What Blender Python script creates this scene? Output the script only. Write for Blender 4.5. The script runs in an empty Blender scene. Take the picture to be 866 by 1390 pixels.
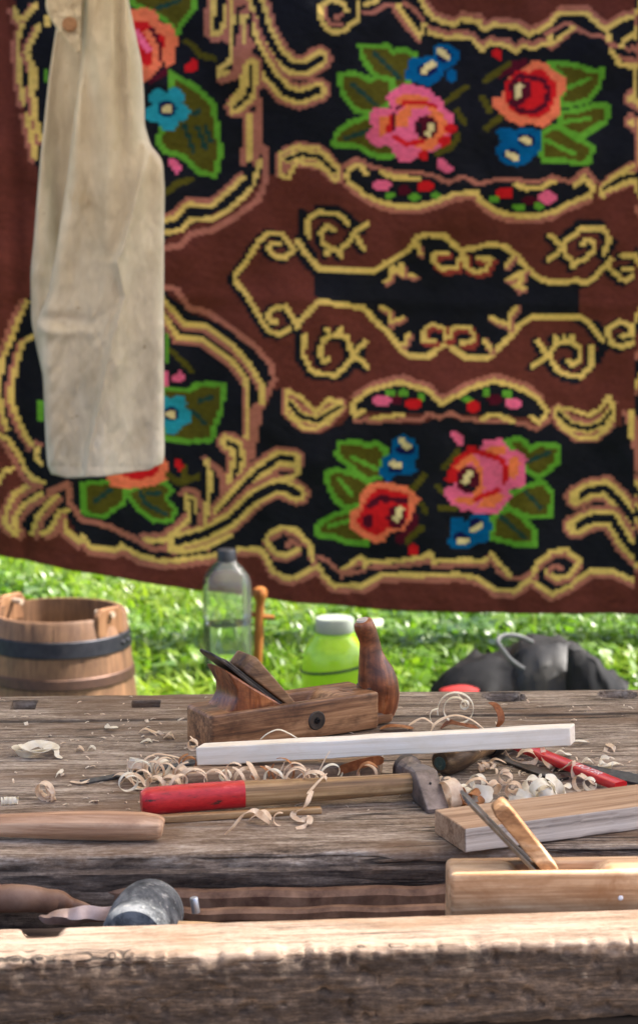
import bpy, bmesh, math, random
import numpy as np
from mathutils import Vector, Matrix, Quaternion

random.seed(7); RNG = np.random.default_rng(11)
SC = bpy.context.scene
COL = SC.collection
R = math.radians

# ------------------------------------------------------------------ camera model
F = 2598.0; CX, CY = 433.0, 695.0; PITCH = R(8.3); BZ = 0.80; H = 1.42
def ray(px, py):
    dx = (px - CX) / F; dy = (CY - py) / F
    return Vector((dx, math.cos(PITCH) + dy * math.sin(PITCH), -math.sin(PITCH) + dy * math.cos(PITCH)))
def P(px, py, z=0.0):
    """point of the place at height z above the bench top"""
    d = ray(px, py); t = (BZ + z - H) / d.z
    return Vector((0, 0, H)) + d * t
def Q(px, py, Y):
    """point of the place at distance Y"""
    d = ray(px, py)
    return Vector((0, 0, H)) + d * (Y / d.y)

def lin(c):
    c = np.asarray(c, dtype=float) / 255.0
    return np.where(c <= 0.04045, c / 12.92, ((c + 0.055) / 1.055) ** 2.4)
def col(r, g, b, k=1.0):
    v = lin((r, g, b)) * k
    return (float(v[0]), float(v[1]), float(v[2]), 1.0)

# ------------------------------------------------------------------ noise
_T = np.random.default_rng(5).random((256, 256))
def vnoise(x, y):
    x = np.asarray(x, float); y = np.asarray(y, float)
    xi = np.floor(x).astype(int); yi = np.floor(y).astype(int)
    fx = x - xi; fy = y - yi
    fx = fx * fx * (3 - 2 * fx); fy = fy * fy * (3 - 2 * fy)
    a = _T[xi & 255, yi & 255]; b = _T[(xi + 1) & 255, yi & 255]
    c = _T[xi & 255, (yi + 1) & 255]; d = _T[(xi + 1) & 255, (yi + 1) & 255]
    return (a * (1 - fx) + b * fx) * (1 - fy) + (c * (1 - fx) + d * fx) * fy
def fbm(x, y, o=4, off=0.0):
    s = 0; a = 0.5
    for k in range(o):
        s = s + a * (vnoise(x * 2 ** k + 17.3 * k + off, y * 2 ** k + 9.1 * k + off) - 0.5); a *= 0.5
    return s

# ------------------------------------------------------------------ object helpers
def link(o, parent=None):
    COL.objects.link(o)
    if parent is not None:
        o.parent = parent
    return o
def tag(o, label=None, cat=None, group=None, kind=None):
    if label: o['label'] = label
    if cat: o['category'] = cat
    if group: o['group'] = group
    if kind: o['kind'] = kind
    return o
def empty(name, loc, rotz=0.0, label=None, cat=None, group=None):
    o = bpy.data.objects.new(name, None); o.empty_display_size = 0.05
    COL.objects.link(o); o.location = loc; o.rotation_euler = (0, 0, rotz)
    bpy.context.view_layer.update()
    return tag(o, label, cat, group)
def from_bm(name, bm, mat, parent=None, smooth=True, angle=35):
    me = bpy.data.meshes.new(name)
    bmesh.ops.recalc_face_normals(bm, faces=bm.faces[:])
    bm.to_mesh(me); bm.free()
    return from_me(name, me, mat, parent, smooth, angle)
def from_me(name, me, mat, parent=None, smooth=True, angle=35):
    if mat is not None:
        for m in (mat if isinstance(mat, (list, tuple)) else [mat]):
            me.materials.append(m)
    if smooth:
        me.polygons.foreach_set('use_smooth', [True] * len(me.polygons))
        if angle is not None:
            try: me.set_sharp_from_angle(angle=R(angle))
            except Exception: pass
    o = bpy.data.objects.new(name, me)
    return link(o, parent)
def np_mesh(name, V, faces_q=None, faces_t=None):
    me = bpy.data.meshes.new(name)
    V = np.asarray(V, np.float32)
    me.vertices.add(len(V)); me.vertices.foreach_set('co', V.ravel())
    loops = []; tot = []
    if faces_q is not None and len(faces_q):
        loops.append(np.asarray(faces_q, np.int32).ravel()); tot.append(np.full(len(faces_q), 4, np.int32))
    if faces_t is not None and len(faces_t):
        loops.append(np.asarray(faces_t, np.int32).ravel()); tot.append(np.full(len(faces_t), 3, np.int32))
    lp = np.concatenate(loops); tt = np.concatenate(tot)
    me.loops.add(len(lp)); me.loops.foreach_set('vertex_index', lp)
    me.polygons.add(len(tt))
    st = np.concatenate([[0], np.cumsum(tt)[:-1]]).astype(np.int32)
    me.polygons.foreach_set('loop_start', st)
    me.update(calc_edges=True); me.validate()
    return me
def local(root, p):
    return root.matrix_world.inverted() @ Vector(p)

def bevel(o, w, seg=2, angle=30):
    m = o.modifiers.new('bevel', 'BEVEL'); m.width = w; m.segments = seg
    m.limit_method = 'ANGLE'; m.angle_limit = R(angle)
    return o

def add_box(bm, c, s, rot=None):
    r = bmesh.ops.create_cube(bm, size=1.0)
    M = Matrix.Translation(c) @ (rot.to_4x4() if rot is not None else Matrix()) @ Matrix.Diagonal((s[0], s[1], s[2], 1))
    bmesh.ops.transform(bm, matrix=M, verts=r['verts'])
    return r['verts']

def add_tube(bm, pts, rad, n=16, up=(0, 0, 1), cap=True, expo=2.0, close=False, phase=0.0):
    """swept tube; rad: number / list of numbers or (ra, rb); ra along side, rb along up"""
    pts = [Vector(p) for p in pts]; N = len(pts); rings = []
    for i, p in enumerate(pts):
        t = (pts[min(i + 1, N - 1)] - pts[max(i - 1, 0)])
        if t.length < 1e-9: t = Vector((1, 0, 0))
        t.normalize()
        u = Vector(up); u = u - t * u.dot(t)
        if u.length < 1e-4: u = Vector((0, 1, 0)) - t * t.y
        u.normalize(); s = t.cross(u)
        r = rad[i] if isinstance(rad, list) else rad
        ra, rb = r if isinstance(r, (list, tuple)) else (r, r)
        ring = []
        for k in range(n):
            a = 2 * math.pi * k / n + phase
            c, d = math.cos(a), math.sin(a)
            c2 = math.copysign(abs(c) ** (2 / expo), c); d2 = math.copysign(abs(d) ** (2 / expo), d)
            ring.append(bm.verts.new(p + s * ra * c2 + u * rb * d2))
        rings.append(ring)
    for i in range(N - 1):
        for k in range(n):
            bm.faces.new((rings[i][k], rings[i][(k + 1) % n], rings[i + 1][(k + 1) % n], rings[i + 1][k]))
    if cap:
        bm.faces.new(rings[0][::-1]); bm.faces.new(rings[-1])
    return rings

def add_lathe(bm, prof, c=(0, 0, 0), n=32, expo=2.0, jit=None):
    """profile of (r, z) revolved about z through c; first/last r = 0 closes it"""
    c = Vector(c); rings = []
    for (r, z) in prof:
        if r <= 1e-6:
            rings.append([bm.verts.new(c + Vector((0, 0, z)))]); continue
        ring = []
        for k in range(n):
            a = 2 * math.pi * k / n
            ca, sa = math.cos(a), math.sin(a)
            q = 1.0 if expo == 2.0 else 1.0 / (abs(ca) ** expo + abs(sa) ** expo) ** (1 / expo)
            rr = r * q
            ring.append(bm.verts.new(c + Vector((rr * ca, rr * sa, z))))
        rings.append(ring)
    for A, B in zip(rings[:-1], rings[1:]):
        for k in range(n):
            k2 = (k + 1) % n
            if len(A) == 1 and len(B) == 1: continue
            if len(A) == 1: bm.faces.new((A[0], B[k2], B[k]))
            elif len(B) == 1: bm.faces.new((A[k], A[k2], B[0]))
            else: bm.faces.new((A[k], A[k2], B[k2], B[k]))
    return rings

def add_prism(bm, outline, d0, d1, M=Matrix()):
    """outline of (x, z) extruded along y from d0 to d1"""
    a = [bm.verts.new(M @ Vector((x, d0, z))) for x, z in outline]
    b = [bm.verts.new(M @ Vector((x, d1, z))) for x, z in outline]
    n = len(a)
    bm.faces.new(a); bm.faces.new(b[::-1])
    for i in range(n):
        j = (i + 1) % n
        bm.faces.new((a[i], b[i], b[j], a[j]))

def spline(pts, n):
    pts = [Vector(p) for p in pts]; out = []
    m = len(pts)
    for i in range(m - 1):
        p0 = pts[max(i - 1, 0)]; p1 = pts[i]; p2 = pts[i + 1]; p3 = pts[min(i + 2, m - 1)]
        for k in range(n):
            t = k / n
            out.append(0.5 * ((2 * p1) + (p2 - p0) * t + (2 * p0 - 5 * p1 + 4 * p2 - p3) * t * t + (-p0 + 3 * p1 - 3 * p2 + p3) * t ** 3))
    out.append(pts[-1])
    return out

# ------------------------------------------------------------------ materials
class NT:
    def __init__(s, name):
        s.m = bpy.data.materials.new(name); s.m.use_nodes = True
        s.t = s.m.node_tree; s.n = s.t.nodes; s.l = s.t.links
        s.b = s.n['Principled BSDF']; s.out = s.n['Material Output']
    def node(s, ty, **kw):
        n = s.n.new(ty)
        for k, v in kw.items(): setattr(n, k, v)
        return n
    def set(s, **kw):
        for k, v in kw.items(): s.b.inputs[k.replace('_', ' ')].default_value = v
    def coord(s, scale=(1, 1, 1), loc=(0, 0, 0), rot=(0, 0, 0)):
        tc = s.node('ShaderNodeTexCoord'); mp = s.node('ShaderNodeMapping')
        mp.inputs['Scale'].default_value = scale; mp.inputs['Location'].default_value = loc; mp.inputs['Rotation'].default_value = rot
        s.l.new(tc.outputs['Object'], mp.inputs['Vector']); return mp.outputs['Vector']
    def noise(s, vec, scale=1, detail=5, rough=0.6, dist=0.0):
        n = s.node('ShaderNodeTexNoise')
        n.inputs['Scale'].default_value = scale; n.inputs['Detail'].default_value = detail
        n.inputs['Roughness'].default_value = rough; n.inputs['Distortion'].default_value = dist
        s.l.new(vec, n.inputs['Vector']); return n.outputs['Fac']
    def ramp(s, fac, stops, interp='LINEAR'):
        r = s.node('ShaderNodeValToRGB'); e = r.color_ramp.elements; r.color_ramp.interpolation = interp
        while len(e) < len(stops): e.new(0.5)
        for el, (p, c) in zip(e, stops):
            el.position = p; el.color = c if not isinstance(c, (int, float)) else (c, c, c, 1)
        s.l.new(fac, r.inputs['Fac']); return r.outputs['Color']
    def mix(s, fac, a, b, mode='MIX'):
        m = s.node('ShaderNodeMix', data_type='RGBA', blend_type=mode)
        for sock, v in ((m.inputs[0], fac), (m.inputs[6], a), (m.inputs[7], b)):
            if isinstance(v, (int, float)): sock.default_value = v
            elif isinstance(v, tuple): sock.default_value = v
            else: s.l.new(v, sock)
        return m.outputs[2]
    def math(s, op, a, b=0.0):
        m = s.node('ShaderNodeMath', operation=op)
        for sock, v in zip(m.inputs, (a, b)):
            if isinstance(v, (int, float)): sock.default_value = v
            else: s.l.new(v, sock)
        return m.outputs[0]
    def color(s, c):
        if isinstance(c, tuple): s.b.inputs['Base Color'].default_value = c
        else: s.l.new(c, s.b.inputs['Base Color'])
    def rough(s, c):
        if isinstance(c, (int, float)): s.b.inputs['Roughness'].default_value = c
        else: s.l.new(c, s.b.inputs['Roughness'])
    def bump(s, h, strength=0.5, dist=0.002):
        b = s.node('ShaderNodeBump'); b.inputs['Strength'].default_value = strength; b.inputs['Distance'].default_value = dist
        s.l.new(h, b.inputs['Height']); s.l.new(b.outputs['Normal'], s.b.inputs['Normal'])

def wood(name, dark, mid, light, fine=260, stretch=0.05, blotch=None, blotch_col=None, rough=0.65, bump=0.35, spec=0.3, axis=0, bd=0.0015, seed=0.0, pores=0.0):
    """grain runs along local axis"""
    m = NT(name); m.set(Specular_IOR_Level=spec)
    sc = [fine, fine, fine]; sc[axis] = fine * stretch
    v = m.coord(tuple(sc), (seed, seed * 2, seed * 3))
    g = m.noise(v, 1, 4, 0.65, 0.3)
    sc2 = [fine * .22] * 3; sc2[axis] = fine * .22 * stretch
    v2 = m.coord(tuple(sc2), (seed + 3, seed, 0)); g2 = m.noise(v2, 1, 5, 0.6, 1.2)
    f = m.math('ADD', m.math('MULTIPLY', g, 0.5), m.math('MULTIPLY', g2, 0.5))
    c = m.ramp(f, [(0.36, dark), (0.49, mid), (0.62, light)])
    if blotch:
        vb = m.coord((blotch * .6, blotch, blotch), (seed, 5, 1))
        nb = m.noise(vb, 1, 6, 0.7, 0.4)
        c = m.mix(m.ramp(nb, [(0.46, 0.0), (0.66, 0.85)]), c, blotch_col)
    m.color(c); m.rough(m.ramp(g2, [(0.3, min(1, rough + .12)), (0.7, max(0, rough - .1))]))
    m.bump(f, bump, bd)
    return m.m

def plain(name, c, rough=0.5, metal=0.0, spec=0.5, nscale=None, c2=None, bump=0.0, coat=0.0):
    m = NT(name); m.set(Metallic=metal, Specular_IOR_Level=spec, Coat_Weight=coat); m.rough(rough)
    if nscale:
        nz = m.noise(m.coord((nscale,) * 3), 1, 6, 0.65, 0.2)
        m.color(m.ramp(nz, [(0.35, c), (0.68, c2 or c)]))
        if bump: m.bump(nz, bump, 0.001)
    else: m.color(c)
    return m.m
EXPOSURE = 1.65
# ------------------------------------------------------------------ the woven rug
PAL = dict(K=(27, 28, 34), B=(100, 51, 42), Y=(226, 192, 106), P=(176, 110, 92), R=(205, 30, 35), D=(84, 20, 36), O=(240, 122, 84), A=(238, 122, 72),
           I=(236, 104, 140), G=(98, 160, 50), V=(86, 80, 26), T=(34, 66, 58), U=(4, 90, 140), N=(22, 24, 74), C=(40, 150, 168), S=(228, 208, 146), L=(150, 62, 52))
KEYS = list(PAL); KI = {k: i for i, k in enumerate(KEYS)}
CW, CH = 4.4, 2.7; RX0, RX1 = -150.0, 1330.0; RY0, RY1 = -62.0, 800.0
NX = int((RX1 - RX0) / CW); NY = int((RY1 - RY0) / CH)
HEMX = [-160, 0, 100, 280, 400, 520, 640, 866, 1340]; HEMY = [712, 755, 775, 803, 818, 828, 833, 836, 836]
def hem(px): return np.interp(px, HEMX, HEMY) - 800.0
gx = RX0 + (np.arange(NX) + .5) * CW; gy = RY0 + (np.arange(NY) + .5) * CH
GX, GYn = np.meshgrid(gx, gy)
GY = GYn + hem(GX) * (GYn - RY0) / (RY1 - RY0)
IDX = np.full(GX.shape, KI['B'], np.uint8)
# slight stitch irregularity of the outline lookups
def _box(pts, w):
    a = np.array(pts, float); return a[:, 0].min() - w, a[:, 0].max() + w, a[:, 1].min() - w, a[:, 1].max() + w
def _sub(b):
    i0 = max(0, int((b[0] - RX0) / CW) - 1); i1 = min(NX, int((b[1] - RX0) / CW) + 2)
    rows = np.where(((GY >= b[2] - 3) & (GY <= b[3] + 3)).any(axis=1))[0]
    if i1 <= i0 or len(rows) == 0: return None
    return slice(rows[0], rows[-1] + 1), slice(i0, i1)
def fill(c, pts):
    s = _sub(_box(pts, 2))
    if s is None: return
    x = GX[s]; y = GY[s]; ins = np.zeros(x.shape, bool); n = len(pts)
    for k in range(n):
        x1, y1 = pts[k]; x2, y2 = pts[(k + 1) % n]
        if y1 == y2: continue
        cr = ((y1 > y) != (y2 > y)) & (x < (x2 - x1) * (y - y1) / (y2 - y1) + x1)
        ins ^= cr
    IDX[s][ins] = KI[c]
def stroke(c, pts, w=8.0, closed=False):
    pts = list(pts) + ([pts[0]] if closed else [])
    if len(pts) == 1: pts = pts * 2
    s = _sub(_box(pts, w))
    if s is None: return
    x = GX[s]; y = GY[s]; d = np.full(x.shape, 1e9)
    for (x1, y1), (x2, y2) in zip(pts[:-1], pts[1:]):
        dx, dy = x2 - x1, y2 - y1; L = dx * dx + dy * dy
        t = np.clip(((x - x1) * dx + (y - y1) * dy) / L, 0, 1) if L > 0 else 0
        d = np.minimum(d, (x - x1 - t * dx) ** 2 + (y - y1 - t * dy) ** 2)
    IDX[s][d < (w * (.44 if c == 'Y' else .5)) ** 2] = KI[c]
def dot(c, x, y, rx, ry=None):
    ry = ry or rx
    fill(c, [(x + rx * math.cos(a), y + ry * math.sin(a)) for a in np.linspace(0, 2 * math.pi, 16, endpoint=False)])
def off(pts, dx, dy): return [(x + dx, y + dy) for x, y in pts]
def band(pts, w=30, tipcap=True):
    stroke('P', pts, w); stroke('Y', pts, w - 8); 
    stroke('K', pts, max(5, w - 24))
def kline(pts, w=8, d=(4, 4)):
    stroke('K', off(pts, *d), w + 8)
def leaf(pts, veins=(), vc='T', g=7.5):
    fill('V', pts); stroke('G', pts, g, True)
    for v in veins: stroke(vc, v, 6)

# ---- fields
fill('K', [(340, -70), (340, 150), (352, 235), (374, 237), (385, 205), (420, 198), (450, 215), (465, 240), (480, 250), (500, 266), (540, 280), (570, 280), (600, 268), (630, 260), (650, 268), (690, 288), (740, 288), (780, 275), (800, 262), (812, 250), (830, 238), (866, 222), (900, 222), (900, 20), (866, 22), (834, 32), (822, 40), (810, 30), (797, 17), (760, 17), (740, 37), (717, 46), (700, 35), (669, 32), (659, 40), (650, 28), (626, 25), (616, 33), (588, 24), (578, 12), (568, -70)])
fill('K', [(350, 575), (372, 528), (384, 526), (384, 562), (408, 584), (435, 588), (465, 575), (478, 560), (500, 570), (570, 575), (600, 562), (630, 570), (700, 576), (720, 580), (745, 572), (757, 582), (782, 600), (812, 600), (836, 578), (840, 560), (850, 560), (860, 610), (900, 620), (900, 795), (866, 792), (833, 777), (803, 777), (773, 797), (748, 807), (720, 785), (698, 803), (673, 802), (648, 785), (518, 780), (493, 795), (453, 795), (433, 775), (413, 780), (385, 782), (361, 760), (340, 746), (240, 757), (200, 750), (300, 690), (345, 620)])
fill('K', [(30, 60), (22, 20), (10, -70), (352, -70), (350, 160), (357, 215), (350, 250), (320, 275), (270, 300), (222, 328), (150, 345), (90, 330), (60, 260), (40, 190), (30, 110)])
fill('K', [(40, 405), (60, 385), (130, 370), (200, 378), (224, 396), (258, 424), (300, 442), (345, 470), (370, 503), (364, 540), (352, 575), (345, 640), (330, 700), (300, 748), (200, 757), (110, 735), (88, 692), (78, 700), (58, 724), (22, 724), (8, 705), (14, 680), (36, 655), (8, 600), (0, 560), (5, 490), (20, 440)])
fill('B', [(0, 580), (18, 600), (30, 640), (20, 660), (-20, 700), (-20, 580)])

# ---- top border scallops
U1 = [(560, -40), (571, -3), (578, 12), (588, 24), (606, 30), (616, 33), (626, 25), (650, 28), (659, 40), (669, 32), (700, 35), (717, 46), (740, 37), (760, 17), (797, 17), (810, 30), (822, 40), (834, 32), (849, 24), (875, 20)]
stroke('P', off(U1, 2, -6), 9); stroke('Y', U1, 8)
U2 = [(583, 43), (611, 51), (618, 48), (641, 50), (655, 67), (665, 57), (692, 61), (700, 70), (710, 61), (725, 65), (737, 59), (748, 60), (747, 47)]
stroke('P', off(U2[:-1], 0, -6), 7); stroke('Y', U2, 7)
stroke('P', [(748, 64), (764, 53), (782, 36), (802, 47), (815, 47)], 6); stroke('P', [(742, 45), (770, 30), (782, 33)], 6); stroke('Y', [(750, 58), (764, 48), (780, 35)], 6)
stroke('P', [(535, 13), (552, 36), (570, 54)], 7); stroke('Y', [(540, 8), (552, 26), (570, 48), (576, 33)], 8); stroke('P', [(548, 5), (560, 10), (574, 26)], 6)
stroke('P', [(493, 18), (506, 19), (522, 9), (534, 8)], 6); stroke('Y', [(494, 7), (508, 4), (516, -4)], 7)
SPL = [(470, 16), (467, 7), (460, 3), (447, 2), (436, 8), (434, 22), (441, 38), (453, 45), (466, 43), (486, 27), (486, 6)]
stroke('P', [(463, 20), (458, 27), (454, 24)], 6); stroke('P', [(443, 10), (442, 24), (448, 35), (462, 36)], 6); stroke('Y', SPL, 8)
stroke('P', [(822, 50), (830, 60), (836, 62)], 7); stroke('Y', [(823, 38), (828, 54)], 8); stroke('P', [(842, 76), (852, 80), (870, 80)], 6)
stroke('Y', [(830, 68), (842, 86), (864, 89), (885, 86)], 8); stroke('Y', [(845, 61), (849, 53), (860, 46), (880, 50)], 8); stroke('P', [(850, 64), (856, 68), (862, 60)], 6)
# right side vine tips
for yc in (133, 166):
    fill('P', [(848, yc - 4), (856, yc - 14), (900, yc - 22), (900, yc + 18), (862, yc + 14), (850, yc + 6)])
    stroke('Y', [(856, yc), (866, yc - 6), (890, yc - 10)], 8); stroke('Y', [(858, yc), (868, yc + 6), (890, yc + 8)], 7)
stroke('P', [(866, 170), (870, 190), (890, 190)], 8)

# ---- small crescents of the upper panel
def crescent(outer, black):
    fill('P', outer); c = np.array(outer).mean(0)
    ins = []
    n = len(outer)
    for i in range(n):
        p = np.array(outer[i]); a = np.array(outer[i - 1]); b = np.array(outer[(i + 1) % n])
        t = b - a; nrm = np.array([-t[1], t[0]]); nrm = nrm / (np.linalg.norm(nrm) + 1e-9)
        if np.dot(c - p, nrm) < 0: nrm = -nrm
        ins.append(tuple(p + nrm * 6.5))
    stroke('Y', ins, 7, True); stroke('Y', black, 15); stroke('K', black, 6)
crescent([(375, 207), (388, 198), (404, 192), (433, 195), (448, 206), (465, 226), (466, 247), (452, 250), (433, 231), (404, 226), (388, 236), (375, 240)], [(391, 216), (408, 209), (432, 212), (453, 232)])
crescent([(812, 252), (825, 238), (850, 222), (870, 216), (900, 218), (900, 250), (870, 250), (850, 256), (825, 266), (814, 271)], [(822, 255), (845, 241), (885, 236)])
crescent([(383, 528), (394, 524), (405, 545), (430, 553), (448, 548), (462, 539), (471, 546), (468, 560), (450, 578), (430, 588), (408, 586), (384, 563)], [(394, 548), (406, 564), (430, 571), (462, 552)])
crescent([(749, 552), (760, 548), (775, 563), (800, 571), (820, 561), (830, 544), (838, 546), (836, 580), (812, 601), (782, 601), (757, 583), (748, 566)], [(758, 561), (775, 578), (800, 583), (818, 576), (829, 560)])

# ---- garlands
GU = [(478, 226), (471, 236), (472, 246), (484, 256), (498, 266), (518, 275), (541, 280), (568, 280), (593, 273), (618, 263), (646, 261), (652, 272), (670, 285), (692, 292), (730, 293), (755, 287), (770, 277), (800, 266), (806, 255), (793, 240), (781, 252)]
fill('K', GU); stroke('P', off(GU[2:18], 0, 6), 9); stroke('P', [(470, 225), (483, 217), (494, 219)], 7); stroke('P', [(786, 237), (797, 231), (808, 246)], 7)
stroke('P', [(496, 225), (513, 228), (533, 233), (568, 234), (588, 238), (608, 248), (628, 240), (650, 250), (677, 243), (700, 245), (730, 247), (750, 240), (775, 247), (790, 236)], 6)
stroke('Y', GU, 8); stroke('Y', [(478, 226), (490, 224), (496, 236)], 8); stroke('Y', [(516, 233), (533, 240), (568, 243)], 8); stroke('Y', [(700, 251), (715, 256), (732, 255), (752, 246)], 8)
for c, x, y, a, b in (('G', 528, 265, 7, 5), ('G', 562, 268, 8, 5), ('G', 591, 265, 7, 5), ('I', 518, 251, 13, 8), ('D', 548, 258, 9, 7), ('R', 577, 253, 11, 8), ('G', 671, 271, 7, 5), ('G', 704, 281, 9, 5), ('G', 732, 280, 7, 5), ('R', 685, 262, 12, 8), ('D', 719, 272, 10, 7), ('I', 743, 268, 12, 9)): dot(c, x, y, a, b)
GL = [(493, 558), (483, 564), (477, 555), (481, 545), (503, 530), (526, 523), (546, 519), (563, 525), (581, 530), (597, 547), (613, 540), (631, 530), (650, 523), (670, 517), (690, 522), (717, 532), (735, 547), (743, 557), (740, 566), (731, 574), (722, 566)]
fill('K', GL); stroke('P', off(GL[3:17], 0, -6), 9); stroke('P', [(481, 570), (490, 572), (500, 566)], 6); stroke('P', [(716, 577), (728, 583), (748, 568)], 7)
stroke('P', [(498, 571), (520, 572), (574, 568), (580, 560), (595, 566), (612, 560), (627, 568), (656, 572), (697, 573), (716, 577)], 6)
stroke('Y', GL, 8); stroke('Y', [(506, 568), (526, 565), (546, 563)], 7); stroke('Y', [(654, 569), (662, 564), (676, 564), (695, 571)], 8)
for c, x, y, a, b in (('G', 529, 534, 7, 5), ('G', 548, 533, 8, 5), ('G', 572, 538, 6, 6), ('I', 518, 544, 13, 8), ('D', 539, 543, 8, 7), ('R', 562, 548, 11, 8), ('G', 633, 542, 7, 5), ('R', 643, 552, 10, 8), ('G', 660, 533, 6, 6), ('G', 689, 535, 7, 6), ('D', 671, 542, 10, 7), ('I', 696, 548, 11, 8)): dot(c, x, y, a, b)

# ---- central cartouche
CUp = [(404, 328), (415, 344), (433, 365), (506, 369), (523, 358), (541, 348), (556, 338), (566, 323), (581, 318), (603, 320), (626, 340), (646, 337), (665, 331), (687, 335), (702, 347), (717, 365), (732, 378), (752, 384), (785, 381)]
CLo = [(412, 431), (433, 409), (493, 418), (511, 438), (528, 453), (543, 473), (556, 485), (581, 485), (606, 467), (631, 485), (650, 487), (665, 485), (680, 470), (695, 455), (707, 440), (722, 431), (785, 430)]
fill('K', CUp[2:] + [(789, 395), (787, 424)] + CLo[:0:-1] + [(426, 400), (426, 375)])
SCR = [
    [(318, 376), (334, 355), (351, 328), (364, 316), (383, 318), (399, 339), (388, 349), (375, 348), (364, 339), (367, 331), (379, 331)],
    [(318, 380), (337, 404), (356, 436), (367, 451), (380, 453), (392, 446)], [(400, 436), (388, 416), (372, 418), (364, 427), (367, 436), (376, 437)], [(412, 431), (402, 445)],
    [(419, 320), (418, 298), (433, 288), (461, 291), (473, 303)],
    [(453, 313), (443, 306), (436, 315), (438, 328), (448, 338), (461, 340), (473, 330), (482, 315), (500, 303)], [(484, 322), (494, 338)], [(446, 338), (444, 345)], [(461, 340), (462, 347)],
    [(414, 455), (411, 480), (423, 504), (433, 507), (456, 510), (473, 493), (482, 485)],
    [(447, 488), (438, 491), (434, 478), (441, 458), (456, 455), (471, 458), (478, 482), (496, 465)], [(487, 487), (499, 499)], [(446, 452), (444, 446)], [(461, 452), (463, 446)],
    [(820, 345), (828, 326), (820, 310), (790, 310), (772, 325), (765, 330), (768, 347), (780, 357), (795, 352), (807, 340), (806, 328), (797, 325), (791, 332)],
    [(748, 320), (761, 331)], [(747, 352), (761, 340)], [(778, 357), (779, 363)],
    [(785, 381), (792, 385), (805, 380), (815, 370), (830, 352)], [(827, 363), (845, 379), (850, 381), (866, 373)], [(845, 347), (870, 347), (882, 356)], [(847, 365), (862, 365), (866, 356)],
    [(805, 472), (805, 497), (790, 512), (772, 511), (757, 502), (750, 492), (747, 482), (757, 467), (775, 465), (790, 475), (790, 490), (780, 497), (772, 491)],
    [(731, 463), (743, 482)], [(725, 498), (740, 486)], [(757, 464), (755, 459)], [(768, 464), (767, 458)], [(778, 464), (779, 457)],
    [(785, 430), (800, 437), (820, 464)], [(845, 457), (858, 455), (857, 442), (842, 437), (825, 448), (832, 467), (845, 472), (866, 462)],
]
for s in SCR: stroke('K', off(s, -4, 2), 13)
stroke('K', [(432, 285), (460, 287), (482, 305), (492, 312)], 14); stroke('K', [(410, 290), (409, 325), (425, 350)], 14); stroke('K', [(406, 450), (404, 485), (418, 505)], 10); stroke('K', [(463, 512), (482, 492), (492, 480)], 13)
stroke('K', [(762, 325), (785, 305), (815, 303)], 12); stroke('K', [(826, 345), (834, 328)], 10); stroke('K', [(810, 440), (822, 470), (812, 490)], 11); stroke('K', [(745, 495), (765, 514), (785, 518)], 10)
stroke('K', off(CUp[:4], -4, 8), 10)
for s in SCR: stroke('Y', s, 8)
stroke('Y', CUp, 9); stroke('Y', CLo, 9)
for s in ([(627, 343), (621, 364), (601, 365), (590, 356), (588, 345), (608, 344)], [(632, 345), (634, 364), (648, 370), (661, 366), (668, 352), (650, 351)], [(606, 461), (603, 446), (588, 441), (577, 448), (575, 462), (592, 464)], [(611, 460), (616, 446), (637, 445), (644, 455), (641, 466), (626, 466)]):
    stroke('L', off(s, 3, 4), 10); stroke('Y', s, 7)
for s in ([(533, 362), (530, 378), (524, 382)], [(537, 366), (545, 370), (563, 375)], [(545, 360), (548, 372)], [(566, 330), (571, 344)], [(697, 349), (687, 361)], [(714, 368), (690, 380)], [(710, 374), (704, 393)], [(700, 388), (712, 392)],
          [(518, 417), (531, 424), (531, 440)], [(532, 438), (548, 432)], [(556, 454), (549, 469)], [(667, 432), (688, 441)], [(702, 417), (692, 430), (693, 445)], [(658, 462), (667, 476)]):
    stroke('P', off(s, 2, 3), 9); stroke('Y', s, 7)

# ---- bottom scallops
B1 = [(324, 746), (353, 746), (361, 757), (370, 776), (385, 783), (395, 785), (413, 778), (431, 767), (440, 782), (453, 795), (493, 795), (518, 780), (563, 780), (623, 780), (648, 785), (673, 802), (698, 803), (720, 785), (748, 807), (773, 797), (803, 777), (833, 777), (866, 792), (890, 794)]
stroke('P', off(B1, 0, 6), 9); stroke('Y', B1, 8)
B2 = [(463, 775), (488, 756), (498, 763), (533, 762), (578, 755), (583, 748), (588, 762), (623, 760), (658, 762), (667, 752)]
stroke('P', off(B2, 0, 7), 7); stroke('Y', B2, 7); stroke('Y', [(497, 762), (494, 774)], 7)
stroke('P', [(463, 777), (480, 778), (494, 774)], 6); stroke('P', [(431, 755), (446, 762), (460, 776)], 6)
stroke('P', [(664, 756), (678, 778), (692, 786)], 6); stroke('Y', [(669, 755), (680, 768), (694, 783)], 7); stroke('P', [(696, 786), (710, 784), (722, 777)], 6)
for s, p in (([(723, 780), (728, 766), (748, 750), (768, 747), (788, 762), (774, 782), (753, 785), (741, 776)], [(745, 776), (752, 768), (764, 772)]), ([(424, 760), (421, 740), (402, 720), (383, 716), (364, 727), (361, 734), (372, 751), (388, 754), (404, 746)], [(404, 740), (394, 734), (391, 742)])):
    stroke('P', off(s, 1, 5), 9); stroke('Y', s, 8); stroke('P', p, 7)

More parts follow.
